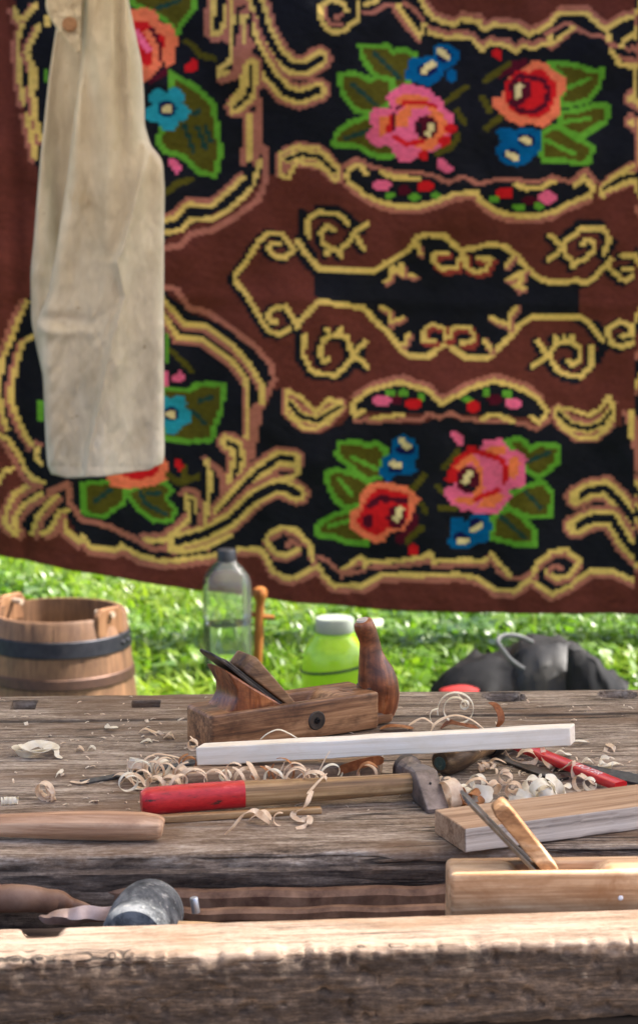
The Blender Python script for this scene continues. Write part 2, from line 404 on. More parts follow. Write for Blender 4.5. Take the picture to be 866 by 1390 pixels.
# ---- rose groups
def rose_pink(mx=lambda x, y: (x, y)):
    M = lambda L: [mx(*p) for p in L]
    fill('I', M([(523, 132), (535, 120), (553, 112), (570, 117), (583, 120), (590, 130), (598, 133), (605, 148), (617, 155), (617, 163), (610, 170), (613, 182), (605, 192), (600, 203), (590, 208), (575, 206), (563, 216), (550, 222), (540, 217), (528, 197), (515, 200), (500, 193), (498, 182), (505, 173), (501, 160), (505, 147), (530, 146)]))
    fill('A', M([(535, 138), (545, 128), (570, 127), (584, 136), (565, 138), (550, 142), (543, 148)]))
    fill('A', M([(514, 158), (530, 160), (526, 180), (514, 186)]))
    fill('A', M([(538, 156), (553, 142), (580, 142), (600, 152), (608, 170), (602, 190), (585, 205), (565, 200), (548, 195), (536, 178)]))
    fill('I', M([(560, 148), (580, 146), (585, 156), (570, 164), (566, 186), (575, 192), (560, 196), (538, 186), (536, 172), (552, 172)]))
    stroke('R', M([(540, 146), (552, 138), (572, 138), (590, 144)]), 6); stroke('D', M([(536, 150), (545, 142)]), 4)
    stroke('R', M([(532, 160), (527, 178)]), 8); stroke('R', M([(536, 186), (550, 196), (574, 192)]), 7); stroke('D', M([(535, 155), (533, 175)]), 4)
    for x, y, a, b in ((578, 173, 16, 16),): 
        p = mx(x, y); dot('D', p[0], p[1], a, b)
    stroke('K', M([(567, 168), (570, 184)]), 5); stroke('S', M([(586, 170), (581, 182)]), 8)
    for x, y, r in ((611, 174, 8), (604, 192, 9), (575, 211, 7)):
        p = mx(x, y); dot('R', p[0], p[1], r)
    stroke('V', M([(605, 138), (632, 118)]), 8); stroke('V', M([(620, 150), (630, 166)]), 8); stroke('V', M([(592, 208), (612, 200), (622, 184)]), 9)
def rose_red(mx=lambda x, y: (x, y)):
    M = lambda L: [mx(*p) for p in L]
    stroke('D', M([(680, 98), (700, 88), (712, 86)]), 14)
    fill('O', M([(716, 90), (725, 79), (747, 86), (751, 95), (767, 102), (772, 117), (763, 130), (760, 155), (738, 173), (720, 167), (705, 171), (695, 165), (682, 160), (674, 148), (666, 142), (669, 133), (682, 130), (690, 105)]))
    fill('R', M([(686, 112), (702, 95), (720, 97), (735, 90), (748, 103), (757, 114), (755, 130), (747, 150), (732, 161), (706, 156), (690, 146), (684, 128)]))
    stroke('D', M([(692, 118), (704, 102), (722, 104), (738, 108), (746, 122), (740, 142), (726, 152), (706, 150), (694, 138)]), 7)
    fill('D', M([(692, 118), (710, 106), (722, 112), (720, 132), (706, 142), (694, 138)])); stroke('R', M([(714, 142), (726, 132), (728, 114)]), 9); stroke('S', M([(702, 130), (706, 116)]), 9)
# upper pair
leaf([(489, 63), (528, 63), (533, 70), (545, 66), (565, 74), (557, 90), (555, 112), (540, 124), (530, 112), (508, 102), (492, 80)], [[(508, 72), (542, 106)]])
leaf([(459, 103), (478, 100), (496, 105), (501, 111), (513, 104), (533, 110), (530, 140), (503, 155), (483, 150), (466, 130)], [[(479, 116), (510, 143)]])
leaf([(505, 157), (475, 167), (456, 182), (453, 196), (470, 198), (488, 199), (500, 208), (515, 213), (533, 212), (545, 190), (520, 160)], [[(470, 188), (500, 178)]])
fill('U', [(558, 77), (552, 92), (550, 108), (566, 112), (583, 118), (598, 106), (604, 96), (622, 82), (624, 68), (606, 57), (592, 60), (587, 74), (575, 77)]); dot('U', 613, 102, 8, 9)
dot('N', 580, 94, 13, 9); dot('N', 603, 74, 11, 9); stroke('S', [(576, 95), (588, 85)], 9); stroke('S', [(598, 68), (608, 76)], 9)
rose_pink(); fill('I', [(594, 216), (602, 214), (610, 224), (617, 228), (612, 235), (600, 233), (594, 226)])
leaf([(748, 84), (770, 85), (790, 90), (805, 96), (818, 94), (815, 117), (800, 135), (785, 140), (763, 142), (765, 105)], [[(762, 122), (800, 106)]], 'G')
leaf([(785, 150), (810, 141), (827, 143), (825, 163), (810, 172), (790, 185), (757, 172), (762, 152)], [[(765, 165), (802, 160)]], 'G')
leaf([(737, 180), (757, 170), (785, 188), (805, 200), (800, 220), (785, 222), (762, 217), (737, 217), (733, 205)], [[(740, 190), (780, 208)]], 'G')
rose_red()
fill('U', [(672, 177), (687, 172), (700, 178), (710, 173), (733, 176), (735, 203), (720, 217), (705, 226), (687, 225), (677, 215), (671, 203), (680, 192)])
dot('N', 714, 190, 12, 9); dot('N', 694, 210, 12, 8); stroke('S', [(710, 190), (719, 191)], 9); stroke('S', [(690, 210), (700, 214)], 9)
fill('R', [(666, 68), (674, 64), (684, 72), (682, 82), (670, 76)]); stroke('V', [(660, 108), (692, 86)], 8); stroke('V', [(655, 132), (665, 150)], 9); stroke('V', [(660, 174), (680, 158)], 9)
# lower pair
leaf([(460, 601), (489, 600), (497, 606), (510, 601), (525, 613), (520, 626), (516, 647), (500, 653), (473, 632), (458, 618)], [[(477, 620), (512, 638)]], 'G')
leaf([(444, 642), (455, 637), (489, 646), (502, 656), (490, 685), (470, 690), (455, 677), (446, 661)], [[(460, 650), (478, 672)]], 'G')
leaf([(473, 693), (449, 701), (431, 714), (432, 727), (455, 729), (473, 737), (497, 738), (492, 715)], [[(445, 715), (473, 707)]], 'G')
fill('U', [(547, 588), (563, 597), (569, 616), (562, 625), (566, 640), (553, 646), (540, 642), (526, 654), (514, 645), (520, 622), (533, 613), (534, 597)])
dot('N', 550, 610, 12, 8); dot('N', 537, 634, 10, 8); stroke('S', [(545, 598), (553, 606)], 9); stroke('S', [(533, 630), (541, 631)], 9)
stroke('D', [(561, 703), (556, 722), (544, 731)], 15)
fill('O', [(489, 672), (500, 658), (518, 654), (534, 656), (553, 658), (558, 666), (571, 677), (563, 687), (558, 703), (547, 719), (529, 722), (521, 735), (508, 737), (486, 725), (473, 717), (476, 693), (487, 687)])
fill('R', [(498, 676), (514, 662), (537, 666), (555, 670), (556, 695), (545, 716), (526, 716), (513, 728), (492, 718), (482, 708), (492, 690)])
stroke('D', [(502, 686), (515, 676), (535, 678), (550, 680)], 9); dot('D', 500, 706, 8, 10); stroke('R', [(510, 715), (510, 698), (532, 684)], 10); dot('D', 538, 701, 13, 16); stroke('S', [(543, 691), (538, 703)], 9)
dot('R', 561, 746, 8, 8); stroke('V', [(560, 662), (575, 645)], 9); stroke('V', [(572, 684), (578, 694)], 8); stroke('V', [(552, 734), (571, 716)], 9)
leaf([(687, 599), (705, 595), (721, 610), (731, 603), (759, 606), (756, 628), (742, 641), (729, 649), (713, 636)], [[(716, 626), (745, 614)]])
leaf([(713, 660), (737, 654), (750, 672), (748, 701), (721, 702), (703, 696), (684, 686), (692, 670)], [[(712, 666), (734, 690)]])
leaf([(670, 702), (690, 690), (710, 703), (726, 722), (726, 740), (700, 740), (692, 737), (666, 730)], [[(680, 702), (712, 730)]])
fill('I', [(609, 588), (618, 584), (630, 595), (628, 605), (620, 603)])
fill('R', [(603, 652), (612, 630), (622, 617), (634, 612), (636, 604), (646, 606), (650, 622), (630, 640), (616, 656)])
fill('I', [(656, 597), (679, 595), (688, 604), (690, 613), (703, 611), (716, 623), (710, 636), (714, 659), (692, 664), (693, 675), (682, 688), (674, 698), (645, 697), (636, 692), (625, 695), (614, 685), (603, 671), (604, 662), (614, 660), (640, 620), (651, 612)])
fill('A', [(654, 612), (664, 606), (684, 607), (684, 616), (664, 616)]); fill('A', [(690, 624), (704, 618), (706, 630), (700, 650), (690, 648)]); fill('A', [(648, 688), (660, 668), (686, 672), (680, 682), (668, 690)])
stroke('A', [(622, 634), (640, 622), (652, 636), (654, 660), (640, 682), (622, 678)], 9)
fill('I', [(652, 624), (676, 622), (682, 648), (672, 664), (656, 662)]); stroke('R', [(652, 614), (664, 618), (680, 624), (688, 640), (684, 654)], 8); stroke('R', [(645, 678), (660, 672), (676, 666)], 7)
dot('D', 635, 652, 16, 19); stroke('K', [(630, 660), (642, 664)], 6); stroke('S', [(637, 642), (631, 654)], 9)
fill('U', [(609, 712), (613, 703), (625, 703), (632, 708), (645, 697), (664, 700), (668, 715), (662, 735), (645, 738), (632, 746), (612, 745), (606, 735), (613, 724)])
dot('N', 646, 712, 10, 8); dot('N', 626, 730, 10, 7); stroke('S', [(642, 720), (652, 714)], 9); stroke('S', [(623, 735), (632, 735)], 9)
stroke('V', [(596, 690), (618, 690)], 9); stroke('V', [(602, 634), (622, 612)], 8); stroke('V', [(594, 660), (600, 668)], 8)

# ---- vines, right of the lower panel
band([(784, 676), (800, 668), (824, 664), (843, 683), (870, 722), (890, 745)], 34); stroke('Y', [(782, 683), (783, 672)], 8)
band([(782, 717), (806, 705), (832, 706), (852, 740), (890, 775)], 34); stroke('Y', [(778, 720), (779, 712)], 8)
stroke('P', [(848, 560), (862, 600), (866, 650), (862, 690)], 6); stroke('Y', [(858, 560), (858, 595)], 8); stroke('B', [(843, 540), (841, 575)], 9)

# ---- left medallion, upper half
fill('P', [(330, 150), (352, 150), (352, 225), (326, 225)])
stroke('P', [(218, 338), (246, 333), (259, 317), (289, 312), (321, 293), (350, 272), (360, 246), (359, 200)], 9)
stroke('P', [(218, 294), (236, 289), (252, 271), (284, 273), (306, 255), (326, 236)], 6)
stroke('Y', [(216, 300), (238, 296), (254, 277), (286, 280), (308, 261), (329, 241)], 8); stroke('Y', [(216, 317), (246, 312), (259, 298), (289, 297), (313, 282), (335, 263), (345, 245), (353, 218)], 8)
stroke('K', [(338, 250), (337, 222)], 9); stroke('Y', [(338, 158), (337, 216)], 9)
leaf([(180, -30), (265, -30), (262, 13), (246, 32), (240, 45), (232, 34), (215, 20), (180, 5)], [[(215, 10), (245, 0)]])
fill('O', [(172, 15), (195, 10), (212, 14), (217, 30), (232, 32), (243, 55), (236, 68), (237, 85), (226, 90), (220, 80), (218, 90), (205, 106), (190, 114), (172, 100)])
fill('R', [(180, 30), (200, 28), (212, 44), (226, 48), (224, 64), (210, 72), (214, 84), (200, 90), (180, 80)]); stroke('D', [(206, 40), (216, 60), (216, 80)], 7); stroke('O', [(200, 44), (212, 66), (212, 90)], 10); stroke('I', [(186, 44), (200, 66)], 9); stroke('D', [(206, 110), (226, 96)], 8)
leaf([(232, 98), (246, 108), (265, 118), (289, 140), (294, 172), (299, 207), (292, 237), (272, 235), (248, 212), (224, 205), (213, 192), (224, 165), (232, 130)], [[(250, 170), (262, 205)], [(262, 155), (270, 150)], [(268, 172), (278, 200)], [(278, 170), (286, 190)]], 'T', 8)
def cyan(x, y, r):
    for k in range(5):
        a = k * 1.2566 + 0.25; dot('C', x + r * .62 * math.cos(a), y + r * .62 * math.sin(a), r * .42)
    dot('C', x, y, r * .5); dot('N', x, y, r * .42, r * .36); dot('S', x, y + 1, r * .26, r * .18)
cyan(227, 147, 30)
fill('R', [(248, 92), (262, 78), (270, 82), (266, 96), (252, 98)]); stroke('V', [(252, 54), (264, 64), (272, 74), (292, 80)], 8); fill('I', [(226, 214), (238, 214), (247, 230), (240, 236), (230, 226)]); stroke('V', [(226, 262), (240, 248), (258, 244)], 9)
# vine cluster
band([(345, -10), (361, 46), (378, 75), (394, 91), (415, 93), (434, 80)], 34); band([(333, 30), (345, 65), (367, 102), (388, 126), (407, 132), (432, 123)], 34)
stroke('P', [(352, 135), (352, 205)], 8); stroke('P', [(325, 40), (322, 84), (318, 104), (300, 108)], 11); stroke('P', [(330, 40), (338, 62), (330, 80)], 16)
stroke('Y', [(332, 24), (332, 58)], 8); stroke('K', [(339, 20), (342, 52)], 5)
stroke('P', [(320, -10), (312, 50)], 20); stroke('Y', [(314, -5), (316, 43), (313, 83), (300, 92), (297, 102), (308, 99)], 8); stroke('K', [(322, 10), (320, 60)], 5)
stroke('P', [(286, -10), (280, 44), (292, 54), (306, 46)], 9); stroke('Y', [(292, -10), (287, 38), (287, 46), (298, 46), (306, 27), (306, 10)], 8); stroke('K', [(301, -8), (296, 34)], 8)
band([(342, 90), (341, 108), (337, 129), (320, 145)], 30); stroke('Y', [(332, 90), (327, 120), (312, 140), (314, 152)], 6)
# ---- left edge vine
LV = [[(50, 6), (36, 24), (24, 26), (19, 11)], [(30, 34), (24, 52), (24, 75), (27, 110), (33, 140)], [(54, 36), (41, 60), (36, 71)], [(38, 75), (47, 94), (46, 131), (50, 165), (57, 190)], [(37, 155), (50, 215)]]
for s in LV: stroke('P', off(s, -5, 3), 9)
for s in LV: stroke('Y', s, 9)
stroke('Y', [(45, 94), (44, 128)], 12); dot('Y', 66, 29, 6, 8); stroke('G', [(64, 96), (64, 108)], 6)

# ---- left medallion, lower half
stroke('P', [(216, 388), (240, 393), (256, 418), (281, 424), (313, 445), (345, 469), (369, 496), (372, 515), (353, 556), (342, 620)], 8)
fill('P', [(347, 545), (358, 545), (354, 575), (338, 625), (328, 600), (336, 560)])
Y1 = [(216, 400), (224, 410), (251, 441), (278, 443), (313, 466), (340, 496), (356, 523), (357, 547)]; Y2 = [(216, 420), (224, 431), (240, 458), (275, 462), (313, 488), (335, 515), (337, 580), (335, 592)]
stroke('P', off(Y2, -3, 6), 7); stroke('P', off(Y1, -3, 6), 6); stroke('Y', Y1, 8); stroke('Y', Y2, 8)
leaf([(222, 528), (254, 531), (268, 523), (303, 522), (301, 555), (291, 580), (288, 597), (260, 600), (222, 596)], [[(262, 560), (278, 575)], [(270, 545), (286, 540)]])
cyan(232, 563, 28); fill('I', [(231, 514), (244, 503), (250, 510), (248, 518), (238, 520)]); stroke('V', [(230, 475), (246, 490), (260, 505)], 7); dot('I', 224, 515, 5, 12); stroke('G', [(227, 455), (227, 490)], 6)
leaf([(114, 655), (168, 655), (169, 682), (141, 702), (114, 696)], [[(128, 682), (150, 665)]], 'T', 6)
leaf([(172, 668), (200, 655), (224, 655), (233, 666), (225, 677), (239, 691), (233, 707), (208, 707), (188, 692)], [[(190, 668), (200, 686), (226, 698)], [(200, 670), (216, 670)]], 'T', 6)
fill('O', [(144, 645), (150, 660), (165, 663), (188, 663), (210, 660), (227, 650), (228, 630), (215, 615), (150, 620)]); fill('R', [(160, 630), (170, 648), (188, 652), (205, 648), (218, 640), (210, 625)])
fill('R', [(235, 626), (244, 623), (253, 640), (246, 645)]); stroke('V', [(228, 645), (244, 656), (270, 646)], 9); stroke('V', [(252, 636), (246, 656)], 8)
# lower vines
band([(310, 600), (321, 606), (325, 622), (318, 650)], 30); stroke('Y', [(302, 598), (306, 592)], 8)
stroke('P', [(279, 622), (300, 640), (305, 670), (292, 690)], 9); stroke('P', [(276, 700), (270, 720), (262, 728)], 14)
band([(398, 624), (378, 622), (351, 640), (329, 662), (300, 695)], 32)
band([(404, 670), (388, 662), (372, 661), (345, 675), (313, 706), (281, 724), (240, 735)], 34)
stroke('P', [(392, 648), (370, 652)], 9); stroke('Y', [(395, 648), (378, 652), (366, 654)], 8); stroke('Y', [(404, 628), (406, 640), (396, 648)], 8)
stroke('Y', [(281, 625), (287, 651), (281, 689), (278, 716)], 8)
stroke('P', [(247, 670), (254, 664), (268, 668), (275, 692)], 8); stroke('P', [(252, 700), (238, 714), (218, 726), (190, 727)], 7)
stroke('Y', [(266, 695), (262, 676), (252, 673), (258, 703), (240, 721), (222, 733), (196, 733)], 8); stroke('K', [(261, 680), (263, 712)], 6)
stroke('P', [(97, 663), (94, 680), (111, 705), (144, 713), (183, 732), (205, 743), (245, 747), (282, 744)], 8); stroke('Y', [(230, 744), (254, 748), (280, 743), (312, 728)], 8)
BL = [(83, 694), (91, 691), (89, 719), (108, 735), (112, 728), (124, 742), (141, 746), (160, 747), (164, 741), (191, 755), (216, 760), (240, 760), (294, 754)]
stroke('P', off(BL[2:], -1, 7), 9); stroke('Y', BL, 8)
fill('P', [(86, 698), (86, 722), (60, 726), (74, 716)])
FAN = [[(44, 656), (22, 669), (11, 691), (8, 710), (22, 724)], [(58, 669), (34, 684), (20, 705), (25, 721)], [(78, 671), (53, 699), (44, 724)], [(82, 694), (69, 719), (58, 723)]]
for s in FAN: stroke('P', off(s, 6, 5), 8)
stroke('P', off(FAN[0], -6, 2), 7)
for s in FAN: stroke('Y', s, 8)
stroke('P', [(70, 664), (95, 655)], 8); stroke('P', [(58, 676), (88, 660)], 6)
LL = [[(38, 409), (26, 434), (16, 461), (5, 487), (2, 511), (3, 553), (12, 582)], [(45, 456), (31, 466), (26, 484), (21, 508), (16, 539), (26, 568), (36, 591), (44, 602)], [(-6, 590), (0, 589), (12, 594), (26, 617), (36, 638), (47, 649), (64, 653)], [(53, 608), (50, 619), (58, 627)], [(0, 655), (6, 640), (17, 636)]]
stroke('P', off(LL[0], -7, 0), 8); stroke('P', off(LL[1], -6, 2), 6); stroke('P', off(LL[2], -6, 5), 8); stroke('P', [(40, 610), (50, 600), (58, 603)], 7)
for s in LL: stroke('Y', s, 8)
stroke('G', [(57, 545), (57, 570)], 6)
# ---- beyond what the picture shows the weave repeats mirrored
m = gx > 862
for i in np.where(m)[0]: IDX[:, i] = IDX[:, int(np.clip((1210 - gx[i] - RX0) / CW, 0, NX - 1))]
m = gx < 0
for i in np.where(m)[0]: IDX[:, i] = IDX[:, int(np.clip((-gx[i] - RX0) / CW, 0, NX - 1))]
IDX[GY < -52] = KI['B']

RUG_Y = 6.4
def build_rug():
    vx = RX0 + np.arange(NX + 1) * CW; vy = RY0 + np.arange(NY + 1) * CH
    X, Yn = np.meshgrid(vx, vy); Yp = Yn + hem(X) * (Yn - RY0) / (RY1 - RY0)
    dx = (X - CX) / F; dy = (CY - Yp) / F
    ry = math.cos(PITCH) + dy * math.sin(PITCH); rz = -math.sin(PITCH) + dy * math.cos(PITCH)
    wx = dx / ry * RUG_Y; wz = H + rz / ry * RUG_Y
    dep = 0.085 * fbm(wx * 1.3 + wz * .5 + 4, wz * .8 + 3, 3) - 0.07 * np.abs(fbm(wx * 2.3 + wz * 1.1 + 2, wz * 1.5 - wx * .6, 3, 11.)) + 0.11 * fbm(wx * 3.1 - wz * 1.7 + 9, wz * 2.2 + 1.5, 3, 3.0) + 0.020 * fbm(wx * 9 + wz * 5, wz * 6, 2, 7.0)
    # a soft horizontal fold crease through the middle and one up the left field
    dep += -0.008 * np.exp(-((Yp - 398 - 0.02 * X) / 14) ** 2) + 0.010 * np.exp(-((X - 160 + (Yp - 560) * .35) / 22) ** 2) * (Yp > 420)
    dep += 0.018 * np.exp(-((X - 12 - Yp * .03) / 12) ** 2)
    dep += 0.0034 * (_T[(np.arange(NY + 1)[:, None] * 7) & 255, (np.arange(NX + 1)[None, :] * 13) & 255] - .5)
    dep -= dep.mean()
    V = np.stack([wx, RUG_Y + dep, wz], -1).reshape(-1, 3)
    nv = (NX + 1) * (NY + 1)
    k = (np.arange(NY)[:, None] * (NX + 1) + np.arange(NX)[None, :])
    q = np.stack([k, k + NX + 1, k + NX + 2, k + 1], -1).reshape(-1, 4)
    # back sheet and edges give the cloth its thickness
    Vb = V.copy(); Vb[:, 1] += 0.007
    qb = q[:, ::-1] + nv
    top = np.arange(NX); bot = NY * (NX + 1) + np.arange(NX); le = np.arange(NY) * (NX + 1); ri = le + NX
    e = [np.stack([top, top + 1, top + 1 + nv, top + nv], -1), np.stack([bot, bot + nv, bot + 1 + nv, bot + 1], -1),
         np.stack([le, le + nv, le + NX + 1 + nv, le + NX + 1], -1), np.stack([ri, ri + NX + 1, ri + NX + 1 + nv, ri + nv], -1)]
    me = np_mesh('patterned_rug', np.concatenate([V, Vb]), np.concatenate([q, qb] + e))
    pal = np.array([list(lin(PAL[c])) + [1.0] for c in KEYS])
    pal[:, :3] *= RUG_K
    c = pal[IDX.ravel()]; ab = (1 + .22 * fbm(GX / 95, GYn / 40, 3) + .16 * fbm(GX / 700, GYn / 7, 2, 3.)).ravel()[:, None]; jit = (1 + 0.24 * (RNG.random((len(c), 1)) - .5)) * ab; c = c * np.concatenate([jit, jit, jit, np.ones_like(jit)], 1)
    bc = pal[KI['B']]
    ce = [np.repeat(bc[None], len(a), 0) for a in e]
    call = np.concatenate([c, c] + ce)
    cc = np.repeat(call, 4, axis=0)
    at = me.color_attributes.new('weave', 'FLOAT_COLOR', 'CORNER'); at.data.foreach_set('color', cc.astype(np.float32).ravel())
    m = NT('woven_wool'); a = m.node('ShaderNodeAttribute', attribute_name='weave')
    m.color(a.outputs['Color']); m.rough(0.95); m.set(Specular_IOR_Level=0.06)
    w = m.noise(m.coord((160, 160, 260)), 1, 3, 0.6); m.bump(w, 0.5, 0.003)
    o = from_me('patterned_rug', me, m.m, None, True, None)
    tag(o, 'large brown and black woven rug with roses and yellow scrolls hung behind the bench', 'rug')
    return o
RUG_K = 0.78
# ------------------------------------------------------------------ camera, light
cam = bpy.data.cameras.new('camera'); co = bpy.data.objects.new('camera', cam); COL.objects.link(co)
co.location = (0, 0, H); co.rotation_euler = (R(90) - PITCH, 0, 0)
cam.sensor_fit = 'VERTICAL'; cam.sensor_height = 36; cam.sensor_width = 24; cam.lens = F / 1390 * 36
cam.clip_start = 0.05; cam.clip_end = 600
cam.dof.use_dof = True; cam.dof.focus_distance = 2.22; cam.dof.aperture_fstop = 8.5
SC.camera = co
SUN_EL, SUN_AZ = R(55), R(9)          # from the right, a little from beyond the rug
S = Vector((math.cos(SUN_EL) * math.cos(SUN_AZ), math.cos(SUN_EL) * math.sin(SUN_AZ), math.sin(SUN_EL)))
sl = bpy.data.lights.new('sun', 'SUN'); sl.energy = 4.2; sl.angle = R(0.6); sl.color = (1, .95, .87)
so = bpy.data.objects.new('sun', sl); COL.objects.link(so); so.rotation_euler = S.to_track_quat('Z', 'Y').to_euler(); so.location = (6, 1, 9)
W = bpy.data.worlds.new('World'); SC.world = W; W.use_nodes = True
nt = W.node_tree; bg = nt.nodes['Background']; sky = nt.nodes.new('ShaderNodeTexSky'); sky.sky_type = 'NISHITA'; sky.sun_disc = False
sky.sun_elevation = SUN_EL; sky.sun_rotation = math.atan2(S.x, S.y); sky.dust_density = 4.0; sky.air_density = 0.65
nt.links.new(sky.outputs['Color'], bg.inputs['Color']); bg.inputs['Strength'].default_value = 0.15
SC.view_settings.view_transform = 'Standard'; SC.view_settings.look = 'None'; SC.view_settings.gamma = 1; SC.view_settings.exposure = EXPOSURE
SC.render.engine = 'CYCLES'; SC.cycles.use_denoising = True; SC.cycles.max_bounces = 10; SC.cycles.transparent_max_bounces = 12
SC.cycles.sample_clamp_indirect = 6.0; SC.cycles.caustics_reflective = False; SC.cycles.caustics_refractive = False

# ------------------------------------------------------------------ ground and grass
m = NT('lawn_soil'); n1 = m.noise(m.coord((1.2,) * 3), 1, 6, .65); n2 = m.noise(m.coord((30,) * 3), 1, 4, .6)
sp_ = m.node('ShaderNodeSeparateXYZ'); tc_ = m.node('ShaderNodeTexCoord'); m.l.new(tc_.outputs['Object'], sp_.inputs[0])
worn = m.ramp(m.math('ADD', m.math('MULTIPLY', sp_.outputs['Y'], .25), m.math('MULTIPLY', n1, .5)), [(1.0, 1.0), (1.0, 0.0)])
worn = m.ramp(m.math('ADD', m.math('MULTIPLY', sp_.outputs['Y'], .2), m.math('MULTIPLY', n1, .4)), [(.78, 1.0), (.95, 0.0)])  # unseen bare soil near the bench, added to neutralise green bounce light
m.color(m.mix(worn, m.mix(n2, m.ramp(n1, [(.35, (.020, .055, .008, 1)), (.65, (.045, .105, .016, 1))]), (.03, .05, .012, 1)), m.ramp(n2, [(.35, (.14, .10, .065, 1)), (.65, (.26, .20, .14, 1))]))); m.rough(.9); m.bump(n2, .6, .02)
bm = bmesh.new(); bmesh.ops.create_grid(bm, x_segments=60, y_segments=60, size=150)
g = from_bm('ground', bm, m.m, None, False); tag(g, 'green meadow ground under the grass', 'ground', kind='structure')

def grass():
    N = 95000
    Y = 4.3 + (11.5 - 4.3) * RNG.random(N) ** 1.25; X = (RNG.random(N) - .5) * 2 * (0.35 + Y * .20)
    clump = fbm(X * 4, Y * 4, 3); keep = RNG.random(N) < np.clip(.75 + clump * 1.6, .12, 1)
    X, Y = X[keep], Y[keep]; N = len(X); cl = fbm(X * 1.7 + 3, Y * 1.7, 3, 2.0)
    kind = RNG.random(N)
    h = np.where(kind < .68, .055 + .08 * RNG.random(N), .03 + .06 * RNG.random(N)) * (1 + .9 * cl)
    w = np.where(kind < .68, .0045 + .003 * RNG.random(N), .014 + .018 * RNG.random(N))
    az = RNG.random(N) * 2 * np.pi; lean = np.where(kind < .68, .25 + .7 * RNG.random(N), .7 + .9 * RNG.random(N))
    wd = np.stack([-np.sin(az), np.cos(az), 0 * az], -1); ld = np.stack([np.cos(az), np.sin(az), 0 * az], -1)
    base = np.stack([X, Y, 0 * X], -1); up = np.array([0, 0, 1.0])
    lo = np.where(kind < .68, 0, .035 * RNG.random(N)); base[:, 2] += lo
    mid = base + ld * (h * lean * .32)[:, None] + up * (h * .62)[:, None]; tip = base + ld * (h * lean)[:, None] + up * (h * (1 - .28 * lean))[:, None]
    wb = np.where(kind < .68, .8, .35)[:, None]
    V = np.stack([base - wd * w[:, None] * wb, base + wd * w[:, None] * wb, mid - wd * w[:, None], mid + wd * w[:, None], tip], 1).reshape(-1, 3)
    i = np.arange(N) * 5
    q = np.stack([i, i + 1, i + 3, i + 2], -1); t = np.stack([i + 2, i + 3, i + 4], -1)
    me = np_mesh('grass', V, q, t)
    v = np.clip(.5 + .9 * cl + .35 * (RNG.random(N) - .5), 0, 1)
    at = me.attributes.new('tone', 'FLOAT', 'POINT'); at.data.foreach_set('value', np.repeat(v, 5).astype(np.float32))
    m = NT('grass_blades'); a = m.node('ShaderNodeAttribute', attribute_name='tone')
    c = m.ramp(a.outputs['Fac'], [(.1, (.035, .095, .012, 1)), (.45, (.115, .225, .020, 1)), (.9, (.28, .36, .04, 1))])
    m.color(c); m.rough(.34); m.set(Specular_IOR_Level=.55)
    tr = m.node('ShaderNodeBsdfTranslucent'); m.l.new(m.mix(1.0, c, (1.5, 1.6, .7, 1), 'MULTIPLY'), tr.inputs['Color'])
    mx = m.node('ShaderNodeMixShader'); mx.inputs[0].default_value = .42
    m.l.new(m.b.outputs[0], mx.inputs[1]); m.l.new(tr.outputs[0], mx.inputs[2]); m.l.new(mx.outputs[0], m.out.inputs['Surface'])
    o = from_me('grass', me, m.m, None, False, None); tag(o, 'bright sunlit grass between the bench and the rug', 'grass', kind='stuff')
grass()

# ------------------------------------------------------------------ unseen awning added over the bench to throw the shade
M_post = wood('post_wood', (.10, .06, .035, 1), (.2, .13, .08, 1), (.3, .2, .13, 1), 60, .05, axis=2)
def awning():
    r = empty('added_shade_awning', (0, 3.355, 0), R(2.5), 'unseen off white canvas awning on four posts, added to shade the workbench', 'awning')
    y0, y1 = -1.52, 1.75; bm = bmesh.new(); nx, ny = 24, 14; vs = {}
    for i in range(nx + 1):
        for j in range(ny + 1):
            x = -2.3 + 5.0 * i / nx; y = y0 + (y1 - y0) * j / ny
            z = 2.28 - .05 * math.sin(math.pi * i / nx) - .05 * math.sin(math.pi * j / ny) + .012 * math.sin(i * 1.7) * math.sin(j * 1.1)
            vs[i, j] = bm.verts.new((x, y, z))
    for i in range(nx):
        for j in range(ny): bm.faces.new((vs[i, j], vs[i + 1, j], vs[i + 1, j + 1], vs[i, j + 1]))
    m = NT('shade_canvas'); c = (.80, .76, .67, 1); m.color(c); m.rough(.9); tr = m.node('ShaderNodeBsdfTranslucent'); tr.inputs['Color'].default_value = (.85, .80, .70, 1)
    mx = m.node('ShaderNodeMixShader'); mx.inputs[0].default_value = .5; m.l.new(m.b.outputs[0], mx.inputs[1]); m.l.new(tr.outputs[0], mx.inputs[2]); m.l.new(mx.outputs[0], m.out.inputs['Surface'])
    o = from_bm('canvas', bm, m.m, r); s = o.modifiers.new('t', 'SOLIDIFY'); s.thickness = .002
    for x in (-2.25, 2.65):
        for y in (y0 + .04, y1 - .04):
            bm = bmesh.new(); add_tube(bm, [(x, y, -.05), (x, y, 1.2), (x, y, 2.27)], .035, 10, up=(0, 1, 0)); from_bm('post', bm, M_post, r)
    for y in (y0 + .04, y1 - .04):
        bm = bmesh.new(); add_tube(bm, [(-2.4, y, 2.255), (.2, y, 2.225), (2.75, y, 2.255)], .022, 10); from_bm('crossbar', bm, M_post, r)
awning()

